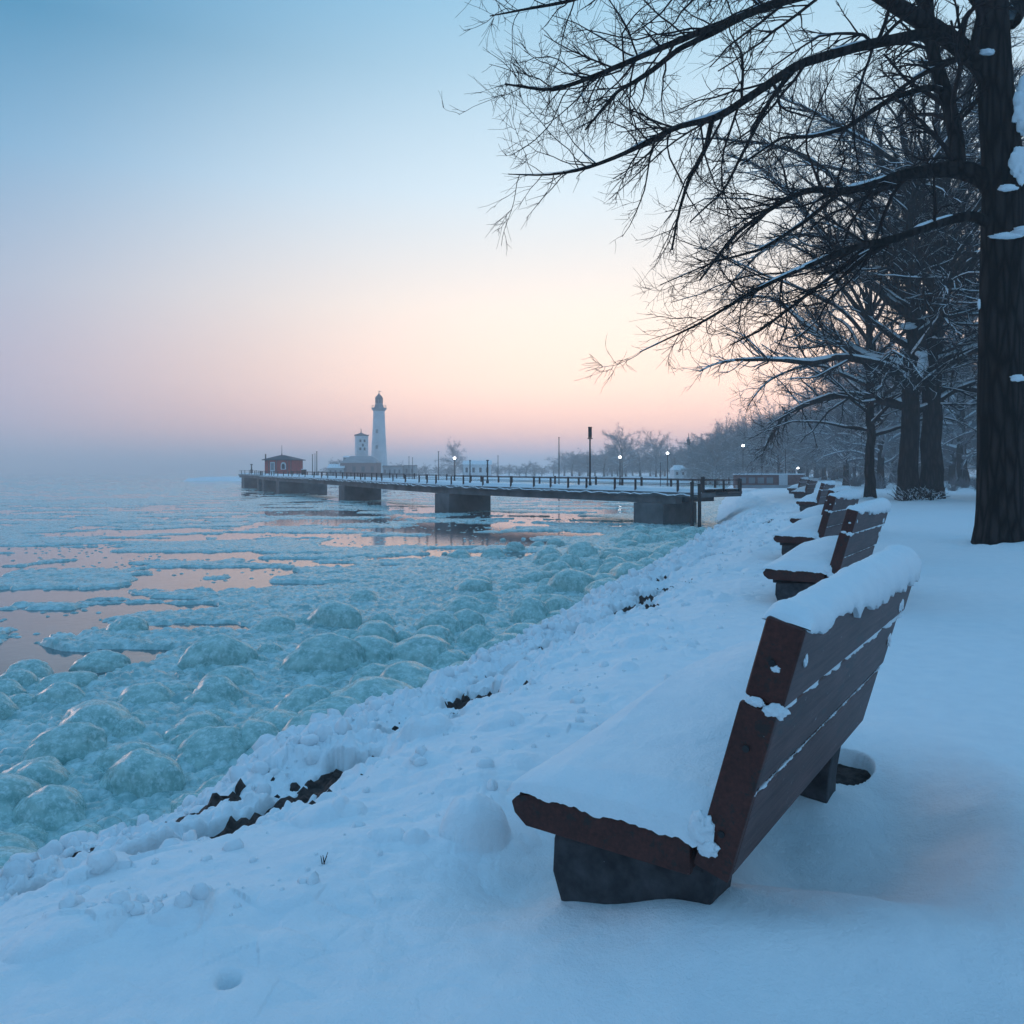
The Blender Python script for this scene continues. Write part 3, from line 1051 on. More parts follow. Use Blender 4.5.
bench = make_bench()
GB = 'wooden benches in a row beside the path'
# y in pixels of the near rear corner: (u, distance, heading in degrees, z, label)
BENCHES = [
    (0.425, 1.84, 35, 0.0, 'closest and largest snow covered red-brown wooden bench, seen from its rear corner'),
    ((826 - 512) / F * 6.5, 6.5, 34, 0.02, 'second bench from the camera, snow heaped on its seat, rear boards showing'),
    ((815 - 512) / F * 9.9, 9.9, 34, 0.03, 'third bench from the camera, its dark seat end jutting towards the lake'),
    ((819 - 512) / F * 14.2, 14.2, 34, 0.0, 'fourth bench in the row, mostly hidden behind the third one'),
    ((815 - 512) / F * 22, 22, 33, 0.02, 'fifth bench in the row, small and dark with a snowy seat'),
    ((804 - 512) / F * 34, 34, 33, 0.0, 'sixth bench in the row, tiny, second from the far end'),
    ((797 - 512) / F * 41, 41, 33, 0.0, 'farthest bench of the row, near the low brick wall'),
]
for i, (bx, by, deg, bz, lab) in enumerate(BENCHES):
    o = bench if i == 0 else copy_tree(bench)
    o.location = (bx, by, bz)
    # local y -> (sin, cos) heading ; local x -> rear (cos, -sin)
    o.rotation_euler = (0, 0, -math.radians(deg))
    if i in (4, 5, 6):
        o.scale = (1.0,) * 3
    tag(o, lab, 'bench', GB)

# ------------------------------------------------------------------ trees
def grow(Pp, Rp, per_m, len_rng, ang_rng, m, rng, upw=0.15, jit=0.18, tmin=0.15, rfac=0.55, rmin=0.0035, tip=0.35, rel=0.0, cap=None):
    """children of the centre lines Pp/Rp"""
    n, M_, _ = Pp.shape
    seg = np.linalg.norm(np.diff(Pp, axis=1), axis=2)
    L = seg.sum(1)
    cnt = np.maximum(1, rng.poisson(L * per_m))
    idx = np.repeat(np.arange(n), cnt)
    if cap and len(idx) > cap:
        idx = rng.choice(idx, cap, replace=False)
    N = len(idx)
    t = tmin + (1 - tmin) * rng.random(N) ** 0.85
    f = t * (M_ - 1)
    i0 = np.minimum(f.astype(int), M_ - 2)
    w = (f - i0)[:, None]
    pos = Pp[idx, i0] * (1 - w) + Pp[idx, i0 + 1] * w
    rad = Rp[idx, i0] * (1 - w[:, 0]) + Rp[idx, i0 + 1] * w[:, 0]
    T = Pp[idx, i0 + 1] - Pp[idx, i0]
    T /= np.linalg.norm(T, axis=1, keepdims=True) + 1e-9
    q = rng.normal(size=(N, 3))
    q -= (q * T).sum(1, keepdims=True) * T
    q /= np.linalg.norm(q, axis=1, keepdims=True) + 1e-9
    an = np.radians(rng.uniform(*ang_rng, N))[:, None]
    D = np.cos(an) * T + np.sin(an) * q
    if rel > 0:
        ln = L[idx] * rel * rng.uniform(0.5, 1.1, N) * (1.15 - 0.75 * t)
        ln = np.clip(ln, *len_rng)
    else:
        ln = rng.uniform(*len_rng, N) * (1.2 - 0.6 * t)
    r0 = np.maximum(rmin, rad * rfac)
    out = np.zeros((N, m, 3))
    out[:, 0] = pos
    step = (ln / (m - 1))[:, None]
    for j in range(1, m):
        D = D + rng.normal(size=(N, 3)) * jit
        D[:, 2] += upw * (0.5 + j / m)
        D /= np.linalg.norm(D, axis=1, keepdims=True)
        out[:, j] = out[:, j - 1] + D * step
    tt = np.linspace(0, 1, m)[None]
    Rr = r0[:, None] * (1 - (1 - tip) * tt)
    return out, np.maximum(Rr, rmin * 0.6)


def resample(pts, rads_, m):
    pts = np.array(pts, float)
    rads_ = np.array(rads_, float)
    d = np.r_[0, np.cumsum(np.linalg.norm(np.diff(pts, axis=0), axis=1))]
    t = np.linspace(0, d[-1], m)
    # catmull-like smoothing by interpolating then averaging
    o = np.stack([np.interp(t, d, pts[:, k]) for k in range(3)], 1)
    r_ = np.interp(t, d, rads_)
    for _ in range(2):
        o[1:-1] = (o[:-2] + 2 * o[1:-1] + o[2:]) / 4
    return o, r_


def snow_on(Pn, Rn, rng, frac=0.6, f=0.75, lift=0.7, k=5, thick=None):
    """snow lying along the upper side of branches, broken into runs"""
    n, m, _ = Pn.shape
    T = np.diff(Pn, axis=1)
    hor = 1 - np.abs(T[..., 2]) / (np.linalg.norm(T, axis=2) + 1e-9)
    mask = fbm(np.arange(m)[None] * 0.35 + np.arange(n)[:, None] * 7.7, np.zeros((n, m)), 301, 3) > (1 - frac * 0.95)
    mask &= np.c_[hor, hor[:, -1]] > 0.25
    C = Pn.copy()
    C[..., 2] += Rn * lift
    rr = Rn * f * (0.8 + 0.4 * rng.random((n, m)))
    rr = np.where(mask, rr, Rn * 0.25)
    C[..., 2] -= np.where(mask, 0, Rn * 0.5)
    return tubes(C, rr, k)


def make_tree_parts(root, trunk_P, trunk_R, limbs, rng, lv2=2.2, lv3=5.0, lv4=7.0, len2=(0.7, 2.4), len3=(0.35, 1.0), len4=(0.15, 0.5),
                    twig_r=0.004, snow=0.5, sep_limbs=True, bark=None, twig=None, cap=None, up=0.12, snow3=0.0, snow_r=1.0):
    bark = bark or M['bark']
    twig = twig or M['twig']
    # trunk
    V, Q = tubes(trunk_P[None], trunk_R[None], 26)
    a = np.arctan2(V[:, 1] - np.repeat(trunk_P[:, 1], 26), V[:, 0] - np.repeat(trunk_P[:, 0], 26))
    c = np.repeat(trunk_P, 26, 0)
    rr = 1 + 0.07 * (fbm(a * 3 + 9, V[:, 2] * 0.5, 401, 3) - 0.5) * 2
    fl = np.repeat(np.exp(-(trunk_P[:, 2] - trunk_P[0, 2]) / 0.5), 26)
    rr = rr + fl * 0.20 * (np.sin(a * 5 + 1) * 0.5 + 0.5)
    V = c + (V - c) * rr[:, None]
    link('trunk', mesh_np('trunk', V, Q), bark, root)
    l2p, l2r = [], []
    for P_, R_ in limbs:
        V, Q = tubes(P_[None], R_[None], 9 if sep_limbs else 5)
        if sep_limbs:
            link('limb', mesh_np('limb', V, Q), bark, root)
        l2p.append(resample(P_, R_, 24))
    Lp = np.stack([p for p, _ in l2p])
    Lr = np.stack([r_ for _, r_ in l2p])
    parts = [] if sep_limbs else [tubes(Lp, Lr, 6)]
    p2, r2 = grow(Lp, Lr, lv2, len2, (28, 62), 9, rng, upw=up * 0.6, jit=0.16, tmin=0.12, rfac=0.42, rmin=twig_r * 1.6, rel=0.42)
    p3, r3 = grow(p2, r2, lv3, len3, (25, 60), 6, rng, upw=up * 0.5, jit=0.16, tmin=0.08, rfac=0.55, rmin=twig_r * 1.15, rel=0.45, cap=cap)
    # the ends of limbs bear fine shoots as well
    p3b, r3b = grow(Lp[:, 14:], Lr[:, 14:], 4.5, (0.4, 1.1), (20, 50), 6, rng, upw=up * 0.5, jit=0.15, tmin=0.0, rfac=0.5, rmin=twig_r * 1.15)
    p3 = np.concatenate([p3, p3b])
    r3 = np.concatenate([r3, r3b])
    parts += [tubes(p2, r2, 4), tubes(p3, r3, 3)]
    if lv4 > 0:
        p4, r4 = grow(p3, r3, lv4, len4, (22, 55), 4, rng, upw=up * 0.3, jit=0.15, tmin=0.1, rfac=0.7, rmin=twig_r, cap=cap)
        parts.append(tubes(p4, r4, 3))
    V, Q = join_np(parts)
    o = link('crown', mesh_np('crown', V, Q), twig, root)
    if snow > 0:
        sp = [snow_on(Lp, Lr * snow_r, rng, snow)]
        sp.append(snow_on(p2, r2 * snow_r, rng, snow * 0.8))
        if snow3 > 0:
            sp.append(snow_on(p3, r3 * snow_r, rng, snow3, k=3))
        V, Q = join_np(sp)
        link('branch_snow', mesh_np('branch_snow', V, Q), M['snow'], root)
    return root


# the big tree: its limbs follow the photograph
TY = 12.05
BX = 7.35


def img_limb(pts, m=40):
    P_, R_ = [], []
    for u_, v_, r_, off in pts:
        y_ = TY + off
        P_.append(P3(u_, v_, y_))
        R_.append(r_ / F * y_ * 1.15)
    p, r_ = resample(P_, R_, m)
    p = p - np.array([BX, TY, 0.0])
    # natural waver
    w = np.random.default_rng(int(abs(pts[0][0] * 7 + pts[0][1]))).normal(size=(m, 3)) * 0.02
    w[0] = w[-1] = 0
    k_ = np.linspace(0, 1, m)[:, None]
    return p + np.cumsum(w, 0) * 0.5 * k_ * (1 - k_), r_


big = thing('bare_tree', 'huge dark bare tree at the right edge, its long limbs reaching across the sky', 'tree', (BX, TY, 0.0))
tp, tr_ = [], []
for u_, v_, r_ in ((1003, 585, 36), (1002, 560, 31), (1000, 545, 26), (1000, 520, 21.5), (1000, 495, 20.5), (1000, 400, 20), (1001, 300, 19.5), (1003, 220, 19.5), (1002, 160, 18), (995, 90, 16), (993, 20, 14), (990, -80, 13), (992, -200, 10), (985, -330, 7), (990, -450, 3)):
    p = P3(u_, v_, TY)
    tp.append((p[0] - BX, 0, p[2]))
    tr_.append(r_ / F * TY)
tP, tR = resample(tp, tr_, 70)
limb_px = [
    [(1000, 110, 11, 0), (985, 66, 9, 0), (955, 42, 8, -.1), (922, 20, 7.4, -.3), (887, -2, 6.5, -.5), (845, -30, 5.5, -.9), (790, -62, 4, -1.2), (720, -90, 2.6, -1.6), (640, -110, 1.2, -2)],
    [(872, -12, 4.6, -.5), (835, -12, 4.3, -.7), (787, 0, 4, -1), (752, 12, 3.5, -1.2), (717, 26, 3, -1.4), (660, 50, 2.6, -1.7), (600, 76, 2.1, -2), (551, 93, 1.5, -2.3), (505, 84, .8, -2.5)],
    [(752, 12, 3.0, -1.2), (717, 30, 2.6, -1.0), (682, 46, 2.4, -.8), (647, 73, 2.2, -.6), (618, 90, 1.5, -.4), (585, 130, .8, -.2)],
    [(940, 31, 5.5, -.2), (916, 35, 4.8, -.3), (858, 47, 4.2, -.6), (799, 64, 3.9, -.9), (752, 97, 3.5, -1.1), (717, 120, 3.2, -1.3), (682, 124, 2.5, -1.5), (629, 152, 1.9, -1.8), (582, 170, 1.4, -2), (545, 176, .9, -2.2), (508, 174, .4, -2.4)],
    [(712, 120, 2.4, -1.3), (706, 150, 2.0, -1.2), (690, 180, 1.6, -1.1), (682, 205, 1.3, -1), (672, 250, .8, -1)],
    [(957, 168, 7.5, .1), (957, 140, 6.3, .2), (948, 100, 5.6, .4), (935, 60, 5, .6), (925, 15, 4.5, .8), (918, -30, 3.6, 1), (900, -100, 2, 1.2)],
    [(1006, 205, 10, 0), (987, 178, 8.6, 0), (957, 167, 8, .1), (930, 171, 5.8, .2), (905, 174, 4.8, .2), (881, 182, 4.2, .2), (840, 193, 3.2, 0), (811, 188, 2.7, -.2), (776, 205, 2.1, -.4), (735, 234, 1.5, -.7), (700, 280, .9, -1)],
    [(1008, 240, 6.5, 0), (992, 226, 5, 0), (975, 214, 4.6, -.1), (940, 222, 4, -.3), (893, 240, 3.5, -.6), (858, 246, 3.1, -.8), (799, 270, 2.3, -1), (752, 293, 1.7, -1.3), (705, 322, 1.1, -1.5), (640, 352, .5, -1.8)],
    [(945, 92, 3.2, .4), (930, 86, 2.7, .4), (893, 98, 2.4, .6), (846, 130, 2.0, .9), (812, 138, 1.6, 1.1), (781, 138, 1.3, 1.3), (740, 165, .7, 1.5)],
    [(845, -30, 4, -.9), (780, -45, 3.6, -1.3), (700, -40, 3.0, -1.8), (620, -22, 2.2, -2.2), (575, 0, 1.6, -2.4), (530, 8, 1.1, -2.6), (490, 16, .5, -2.8)],
    [(893, 240, 2.2, -.6), (850, 262, 1.9, -.3), (800, 300, 1.5, 0), (760, 330, 1.0, .3), (730, 345, .6, .5)],
    [(840, 193, 2.0, 0), (800, 225, 1.7, .3), (760, 250, 1.3, .6), (715, 262, .8, .9), (660, 285, .4, 1.1)],
    [(799, 64, 2.2, -.9), (770, 100, 1.8, -.6), (745, 150, 1.4, -.3), (725, 190, 1.0, -.1), (690, 222, .6, 0)],
    [(1010, 20, 9, 0), (1040, -30, 7, .6), (1085, -80, 5, 1.2), (1140, -110, 3, 1.8), (1200, -120, 1, 2.4)],
    [(1015, 130, 9, 0), (1050, 95, 7, -.5), (1100, 70, 5, -1), (1170, 60, 2.5, -1.6), (1240, 80, 1, -2)],
    [(1000, -60, 8, 0), (970, -110, 6, 1), (930, -170, 4, 2), (890, -250, 2, 3)],
    [(1000, -90, 8, 0), (1010, -150, 6, -1), (990, -220, 4, -2), (940, -280, 2, -3)],
]
limbs = [img_limb(p) for p in limb_px]
rngt = np.random.default_rng(21)
make_tree_parts(big, tP, tR, limbs, rngt, lv2=3.3, lv3=6.2, lv4=9.0, len2=(0.4, 1.9), len3=(0.25, 0.85), len4=(0.12, 0.42), twig_r=0.0034, snow=0.42, up=0.02, snow_r=0.95)
for i, (u_, v_, r_, sq) in enumerate(((1026, 108, 17, (.75, .3, 1.7)), (1022, 165, 15, (.8, .3, 1.2)), (1008, 188, 8, (1.3, .5, .45)), (987, 52, 6, (1.4, .6, .5)), (1006, 236, 9, (1.8, .6, .35)), (1024, 231, 10, (1.3, .6, .45)),
                                     (1018, 378, 6, (1.3, .5, .6)), (979, 304, 3, (.5, .5, 1.8)))):
    p = P3(u_, v_, TY - 0.36 * (1 if u_ > 1000 else 0.55))
    snow_lump(big, (p[0] - BX, p[1] - TY, p[2]), r_ / F * TY, sq, i + 1)
# frosty scabs low on the right flank of the trunk
for i in range(9):
    v_ = R.uniform(400, 530)
    p = P3(R.uniform(1008, 1018), v_, TY - 0.27)
    snow_lump(big, (p[0] - BX, p[1] - TY, p[2]), R.uniform(0.02, 0.035), (1, .5, 1.3), 40 + i)


def auto_limbs(height, n, rng, base_z, reach, up0=0.5, droop=0.05, r0=0.12, trunk=None, trunk_r=None, az=None, m=22):
    """spreading low limbs, then ever steeper ones that build a rounded head"""
    out_ = []
    ztop = trunk[-1, 2]
    for i in range(n):
        t = i / max(1, n - 1)
        z0 = base_z + (ztop - base_z) * 0.97 * t
        tx = np.interp(z0, trunk[:, 2], trunk[:, 0])
        ty = np.interp(z0, trunk[:, 2], trunk[:, 1])
        rt = np.interp(z0, trunk[:, 2], trunk_r)
        a = i * 2.4 + rng.uniform(-0.6, 0.6)
        big_ = rng.random() < 0.55
        el = up0 + 0.85 * t ** 0.8 + rng.uniform(-0.25, 0.25)
        el = min(el, 1.45)
        ln = (reach * (1 - t) + (height - z0) * 1.0 * t) * rng.uniform(0.8, 1.15) * (1.0 if big_ else 0.7)
        D = np.array([math.cos(a) * math.cos(el), math.sin(a) * math.cos(el), math.sin(el)])
        P_ = [np.array([tx, ty, z0])]
        st = ln / (m - 1)
        for j in range(1, m):
            D = D + rng.normal(size=3) * 0.12
            D[2] += -droop * (1.3 if j > m * .4 else 0.3) * (1.1 - t)
            D[:2] += 0.02 * np.array([math.cos(a), math.sin(a)])
            D /= np.linalg.norm(D)
            P_.append(P_[-1] + D * st)
        rr = min(r0, rt * 0.7) * (1.0 if big_ else .7) * (1 - 0.88 * np.linspace(0, 1, m) ** .8) + 0.008
        out_.append((np.array(P_), rr))
    return out_


def tree_at(x, y, h, r0, seed, label, n=16, base=3.0, reach=6.5, lean=(0, 0), name='bare_tree', z=0.0, group=None, cap=9000, snow=0.8, twig_r=0.008, lv=(1.7, 3.0, 4.0), up0=0.45, snow3=0.3, sep=False, bark=None, twig=None, droop=0.05, split=None):
    root = thing(name, label, 'tree', (x, y, z), 0, group)
    rg = np.random.default_rng(seed)
    zz = np.linspace(-0.3, h * 0.56, 26)
    t = np.clip(zz / h, 0, 1)
    px = lean[0] * t ** 1.3 * h + np.cumsum(rg.normal(size=26)) * 0.03
    py = lean[1] * t ** 1.3 * h + np.cumsum(rg.normal(size=26)) * 0.03
    px -= px[0]
    py -= py[0]
    P_ = np.stack([px, py, zz], 1)
    R_ = r0 * (1 - 1.15 * t ** 1.3) * (1 + 0.35 * np.exp(-np.clip(zz, 0, 9) / 0.5))
    lm = auto_limbs(h, n, rg, base, reach, up0=up0, droop=droop, r0=r0 * 0.55, trunk=P_, trunk_r=R_)
    make_tree_parts(root, P_, R_, lm, rg, lv2=lv[0], lv3=lv[1], lv4=lv[2], len2=(0.8, 3.0), len3=(0.4, 1.5), len4=(0.25, 0.8), twig_r=twig_r, snow=snow, sep_limbs=sep, cap=cap, snow3=snow3, snow_r=1.15, bark=bark, twig=twig, up=0.05)
    return root


ta = tree_at(15.5, 31.3, 21, 0.36, 31, 'left trunk of the leafless pair growing side by side behind the second bench', n=30, base=3.4, reach=8.5, lean=(0.005, 0), sep=True, cap=9500, snow3=.6, lv=(2.4, 3.6, 4.2))
tb = tree_at(16.35, 31.2, 22, 0.39, 32, 'right leaning trunk of the leafless pair, snow packed in its forks', n=30, base=4.2, reach=8.5, lean=(0.06, 0.0), sep=True, cap=9500, snow3=.6, lv=(2.4, 3.6, 4.2))
for i, (u_, v_, r_, sq) in enumerate(((925, 352, 11, (.9, .6, .8)), (923, 364, 8, (.7, .6, 1.0)), (929, 335, 8, (.5, .5, 1.6)), (907, 326, 7, (1.3, .8, .5)), (934, 318, 5, (.5, .5, 1.6)), (921, 372, 4, (.6, .6, 1)))):
    p = P3(u_, v_, 30.75)
    snow_lump(tb, (p[0] - 16.35, p[1] - 31.2, p[2]), r_ / F * 30.75, sq, 60 + i)
tc_ = tree_at(14.75, 32.9, 15, 0.19, 33, 'slim young leafless tree just left of the double trunk', n=26, base=2.6, reach=5.8, sep=False, cap=10000, snow3=.6, lv=(2.4, 3.6, 4.2))

# snow caught in the roots between the twin trunks
rt = thing('root_thicket', 'snowy tangle of suckers and roots at the foot of the paired trees', 'shrub', (15.2, 30.6, 0.0))
rg = np.random.default_rng(77)
N_ = 170
P_ = np.zeros((N_, 5, 3))
P_[:, 0, 0] = rg.uniform(-0.35, 1.1, N_)
P_[:, 0, 1] = rg.uniform(-0.3, 0.3, N_)
D_ = rg.normal(size=(N_, 3)) * 0.5
D_[:, 2] = 1.0
for j in range(1, 5):
    D_ += rg.normal(size=(N_, 3)) * 0.3
    P_[:, j] = P_[:, j - 1] + D_ / np.linalg.norm(D_, axis=1, keepdims=True) * rg.uniform(0.08, 0.22, N_)[:, None]
R_ = np.linspace(0.022, 0.008, 5)[None] * np.ones((N_, 1))
V, Q = tubes(P_, R_, 4)
link('stem_mass', mesh_np('stem_mass', V, Q), M['bark'], rt)
V, Q = snow_on(P_, R_ * 1.5, rg, 0.75)
link('stem_snow', mesh_np('stem_snow', V, Q), M['snow'], rt)

# four prototypes for the park behind, then copies
proto = []
for k in range(4):
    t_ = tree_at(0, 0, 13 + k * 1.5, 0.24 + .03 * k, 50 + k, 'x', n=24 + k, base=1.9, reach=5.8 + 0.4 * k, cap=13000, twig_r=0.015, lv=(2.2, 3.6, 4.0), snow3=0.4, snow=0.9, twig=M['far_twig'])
    proto.append(t_)
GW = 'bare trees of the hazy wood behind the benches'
GF = 'pale frosted trees on the far shore'
mid_spots = [  # u, distance, prototype, scale, label
    (846, 66, 0, 0.92, 'slender tree seen left of the slim young one, further back'),
    (881, 55, 1, 0.85, 'dark thin tree directly behind the slim young one'),
    (893, 84, 2, 1.05, 'stout hazy trunk between the slim tree and the twin trunks'),
    (962, 60, 3, 1.1, 'misty tree in the gap between the twin trunks and the huge trunk'),
    (1050, 36, 3, 1.15, 'tree beyond the right edge behind the huge trunk'),
]
for i, (u_, y_, k, sc, lab) in enumerate(mid_spots):
    o = copy_tree(proto[k])
    x_ = (u_ - 512) / F * y_
    o.location = (x_, y_, float(ground(np.array([x_]), np.array([y_]))[0]) - .05)
    o.scale = (sc,) * 3
    o.rotation_euler = (0, 0, R.uniform(0, 6.28))
    tag(o, lab, 'tree', 'bare trees standing on the snowy lawn')
used_proto = [False] * 4
spots = []
for _ in range(4000):
    if len(spots) >= 100:
        break
    y_ = R.uniform(62, 175)
    u_ = R.uniform(690, 1110) if R.random() < .6 else R.uniform(695, 860)
    x_ = (u_ - 512) / F * y_
    lim = np.interp(u_, [690, 760, 830, 900, 1110], [128, 108, 92, 66, 48])
    if u_ > 870 and R.random() < .45:
        continue
    if y_ < lim or any((x_ - a_) ** 2 + (y_ - b_) ** 2 < 3.2 ** 2 for a_, b_ in spots):
        continue
    spots.append((x_, y_))
for i, (x_, y_) in enumerate(spots):
    k = R.randrange(4)
    if not used_proto[k]:
        o = proto[k]
        used_proto[k] = True
    else:
        o = copy_tree(proto[k])
    u_ = 512 + F * x_ / y_
    top_v = np.interp(u_, [690, 720, 780, 830, 870, 940, 1110], [446, 420, 404, 392, 378, 350, 330]) + R.uniform(-8, 16)
    hgt = H + (HV - top_v) / F * y_
    sc = hgt / (13 + k * 1.5)
    o.location = (x_, y_, float(ground(np.array([x_]), np.array([y_]))[0]) - .05)
    o.scale = (sc * 1.0, sc * 1.0, sc)
    if sc < 0.8:
        o.scale = (sc * 1.2, sc * 1.2, sc)
    o.rotation_euler = (0, 0, R.uniform(0, 6.28))
    tag(o, 'leafless tree fading into the mist of the wood', 'tree', GW)
for k in range(4):
    if not used_proto[k]:
        proto[k].location = (60 + 6 * k, 90, 0)
        tag(proto[k], 'leafless tree fading into the mist of the wood', 'tree', GW)

far_spots = [(622, 176, 422, 1), (656, 182, 426, 2), (604, 190, 446, 0), (640, 186, 444, 3), (588, 196, 452, 1), (675, 170, 442, 2), (455, 205, 438, 0), (700, 160, 440, 3), (612, 200, 440, 2), (665, 196, 436, 0)]
for u_ in range(400, 700, 9):
    far_spots.append((u_ + R.uniform(-3, 3), R.uniform(196, 235), (464 if u_ < 560 else 452) + R.uniform(-4, 3), R.randrange(4)))
for u_ in (336, 342, 350):
    far_spots.append((u_, 186, 458, R.randrange(4)))
for i, (u_, y_, tv, k) in enumerate(far_spots):
    o = copy_tree(proto[k])
    x_ = (u_ - 512) / F * y_
    hgt = (HV - tv) / F * y_ + H
    sc = hgt / (13 + k * 1.5)
    o.location = (x_, y_, -0.05)
    wsc = 1.0 if hgt > 8 else 1.9
    o.scale = (sc * wsc, sc * wsc, sc)
    o.rotation_euler = (0, 0, R.uniform(0, 6.28))
    if i < 2:
        lab = ('taller left one of the two tall pale trees on the far shore', 'right one of the two tall pale trees on the far shore')[i]
    elif i == 6:
        lab = 'single faint tree on the far shore right of the lighthouse'
    else:
        lab = 'low frosted tree of the hazy treeline across the water'
    tag(o, lab, 'tree', GF)

# low shrubs along the edge of the lawn
rg = np.random.default_rng(99)
N_ = 60
P_ = np.zeros((N_, 5, 3))
P_[:, 0, :2] = rg.normal(size=(N_, 2)) * 0.12
D_ = rg.normal(size=(N_, 3)) * 0.45
D_[:, 2] = 0.9
for j in range(1, 5):
    D_ += rg.normal(size=(N_, 3)) * 0.22
    P_[:, j] = P_[:, j - 1] + D_ / np.linalg.norm(D_, axis=1, keepdims=True) * rg.uniform(0.12, 0.3, N_)[:, None]
V, Q = tubes(P_, np.linspace(0.02, 0.01, 5)[None] * np.ones((N_, 1)), 3)
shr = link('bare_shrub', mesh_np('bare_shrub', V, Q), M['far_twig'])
for i in range(26):
    o = shr if i == 0 else shr.copy()
    if i:
        COL.objects.link(o)
    y_ = R.uniform(46, 72)
    u_ = R.uniform(850, 1015)
    x_ = (u_ - 512) / F * y_
    o.location = (x_, y_, float(ground(np.array([x_]), np.array([y_]))[0]))
    s_ = R.uniform(0.6, 1.3)
    o.scale = (s_, s_, s_)
    o.rotation_euler = (0, 0, R.uniform(0, 6))
    tag(o, 'small bare shrub poking from the snow beneath the trees', 'shrub', 'small bare shrubs on the lawn')

# ------------------------------------------------------------------ pier
pier = thing('pier', 'long low concrete pier with snowy deck running out to a red pavilion', 'pier', (0, 0, 0))
LE = np.array([(7.0, 29.6), (4.69, 32.3), (0.2, 37.4), (-3.83, 42), (-8.2, 50), (-12.5, 58.9), (-17.6, 67.5), (-22.4, 76.4), (-26.4, 84.5), (-29.5, 93), (-32.6, 99.5), (-36.0, 105.2)])
d = np.r_[0, np.cumsum(np.linalg.norm(np.diff(LE, axis=0), axis=1))]
NS = 70
tt = np.linspace(0, d[-1], NS)
EX = np.interp(tt, d, LE[:, 0])
EY = np.interp(tt, d, LE[:, 1])
for _ in range(4):
    EX[1:-1] = (EX[:-2] + 2 * EX[1:-1] + EX[2:]) / 4
    EY[1:-1] = (EY[:-2] + 2 * EY[1:-1] + EY[2:]) / 4
TX, TYY = np.gradient(EX), np.gradient(EY)
nl = np.hypot(TX, TYY)
RX, RY = TYY / nl, -TX / nl            # to the right of travel = shoreward side
WID = np.interp(tt, [0, d[-1] * .72, d[-1] * .80, d[-1]], [2.6, 2.6, 5.2, 5.2])
DZ = np.interp(tt, [0, 12, 45, d[-1]], [0.37, 0.44, 0.66, 0.88])      # deck surface


def strip(off0, off1, z0, z1, zone=(0, NS), extra_w=True):
    """closed ribbon between lateral offsets off0, off1 (fractions of metres from left edge; off1 None = full width)"""
    vs, fs = [], []
    i0, i1 = zone
    for i in range(i0, i1):
        o1 = WID[i] - 0 if off1 is None else (WID[i] + off1 if off1 < 0 else off1)
        o0 = off0 if off0 >= 0 or off1 is None else WID[i] + off0
        for o_, z_ in ((o0, z0), (o1, z0), (o1, z1), (o0, z1)):
            vs.append((EX[i] + RX[i] * o_, EY[i] + RY[i] * o_, DZ[i] + z_))
    n_ = i1 - i0
    for i in range(n_ - 1):
        for j in range(4):
            a = i * 4 + j
            b_ = i * 4 + (j + 1) % 4
            fs.append((a, b_, b_ + 4, a + 4))
    fs.append((3, 2, 1, 0))
    fs.append(tuple((n_ - 1) * 4 + j for j in range(4)))
    return vs, fs


b_ = MB()
b_.add(*strip(0.0, None, -0.22, -0.05))
b_.build('deck_slab', M['pier_conc'], pier)
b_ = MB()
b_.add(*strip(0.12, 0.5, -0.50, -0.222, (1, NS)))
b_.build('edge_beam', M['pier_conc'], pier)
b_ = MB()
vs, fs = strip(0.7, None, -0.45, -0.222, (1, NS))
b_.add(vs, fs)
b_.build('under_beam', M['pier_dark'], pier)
# thin lip at the landward end
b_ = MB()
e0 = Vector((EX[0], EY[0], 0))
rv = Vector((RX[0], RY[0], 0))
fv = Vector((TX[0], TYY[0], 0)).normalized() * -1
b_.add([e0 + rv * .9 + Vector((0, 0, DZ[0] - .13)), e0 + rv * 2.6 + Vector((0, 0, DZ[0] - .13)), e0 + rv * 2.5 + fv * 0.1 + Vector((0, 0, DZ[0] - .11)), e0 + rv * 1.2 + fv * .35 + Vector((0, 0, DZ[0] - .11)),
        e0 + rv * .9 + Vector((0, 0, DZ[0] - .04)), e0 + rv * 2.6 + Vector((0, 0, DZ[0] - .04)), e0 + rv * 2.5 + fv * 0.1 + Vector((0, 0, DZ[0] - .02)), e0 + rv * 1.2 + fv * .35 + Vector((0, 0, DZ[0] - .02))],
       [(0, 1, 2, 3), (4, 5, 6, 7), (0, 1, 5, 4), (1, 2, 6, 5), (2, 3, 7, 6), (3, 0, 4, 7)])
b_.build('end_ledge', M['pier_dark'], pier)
# snow along the deck as a rough blanket
na, nb = 900, 16
ta_ = np.linspace(0, d[-1], na)
ex, ey = np.interp(ta_, tt, EX), np.interp(ta_, tt, EY)
rx, ry = np.interp(ta_, tt, RX), np.interp(ta_, tt, RY)
ww, zz = np.interp(ta_, tt, WID), np.interp(ta_, tt, DZ)
ss = np.linspace(0, 1, nb)
A_, S_ = np.meshgrid(np.arange(na), ss, indexing='ij')
lat = (-0.03 + (ww[:, None] + 0.06) * ss[None])
px = ex[:, None] + rx[:, None] * lat
py = ey[:, None] + ry[:, None] * lat
edge = np.minimum(lat + .03, ww[:, None] + .03 - lat)
pz = zz[:, None] - 0.05 + (0.10 + 0.08 * fbm(px * 1.3, py * 1.3, 501, 4)) * np.clip(edge / 0.12, 0, 1) ** 0.5
pz = np.where(edge < 0.01, zz[:, None] - 0.06 - 0.16 * fbm(px * 2.5, py * 4, 502, 3), pz)
me = mesh_np('deck_snow', np.stack([px, py, pz], -1).reshape(-1, 3), grid_quads(na, nb, False)[:, ::-1])
link('deck_snow', me, M['snow'], pier)
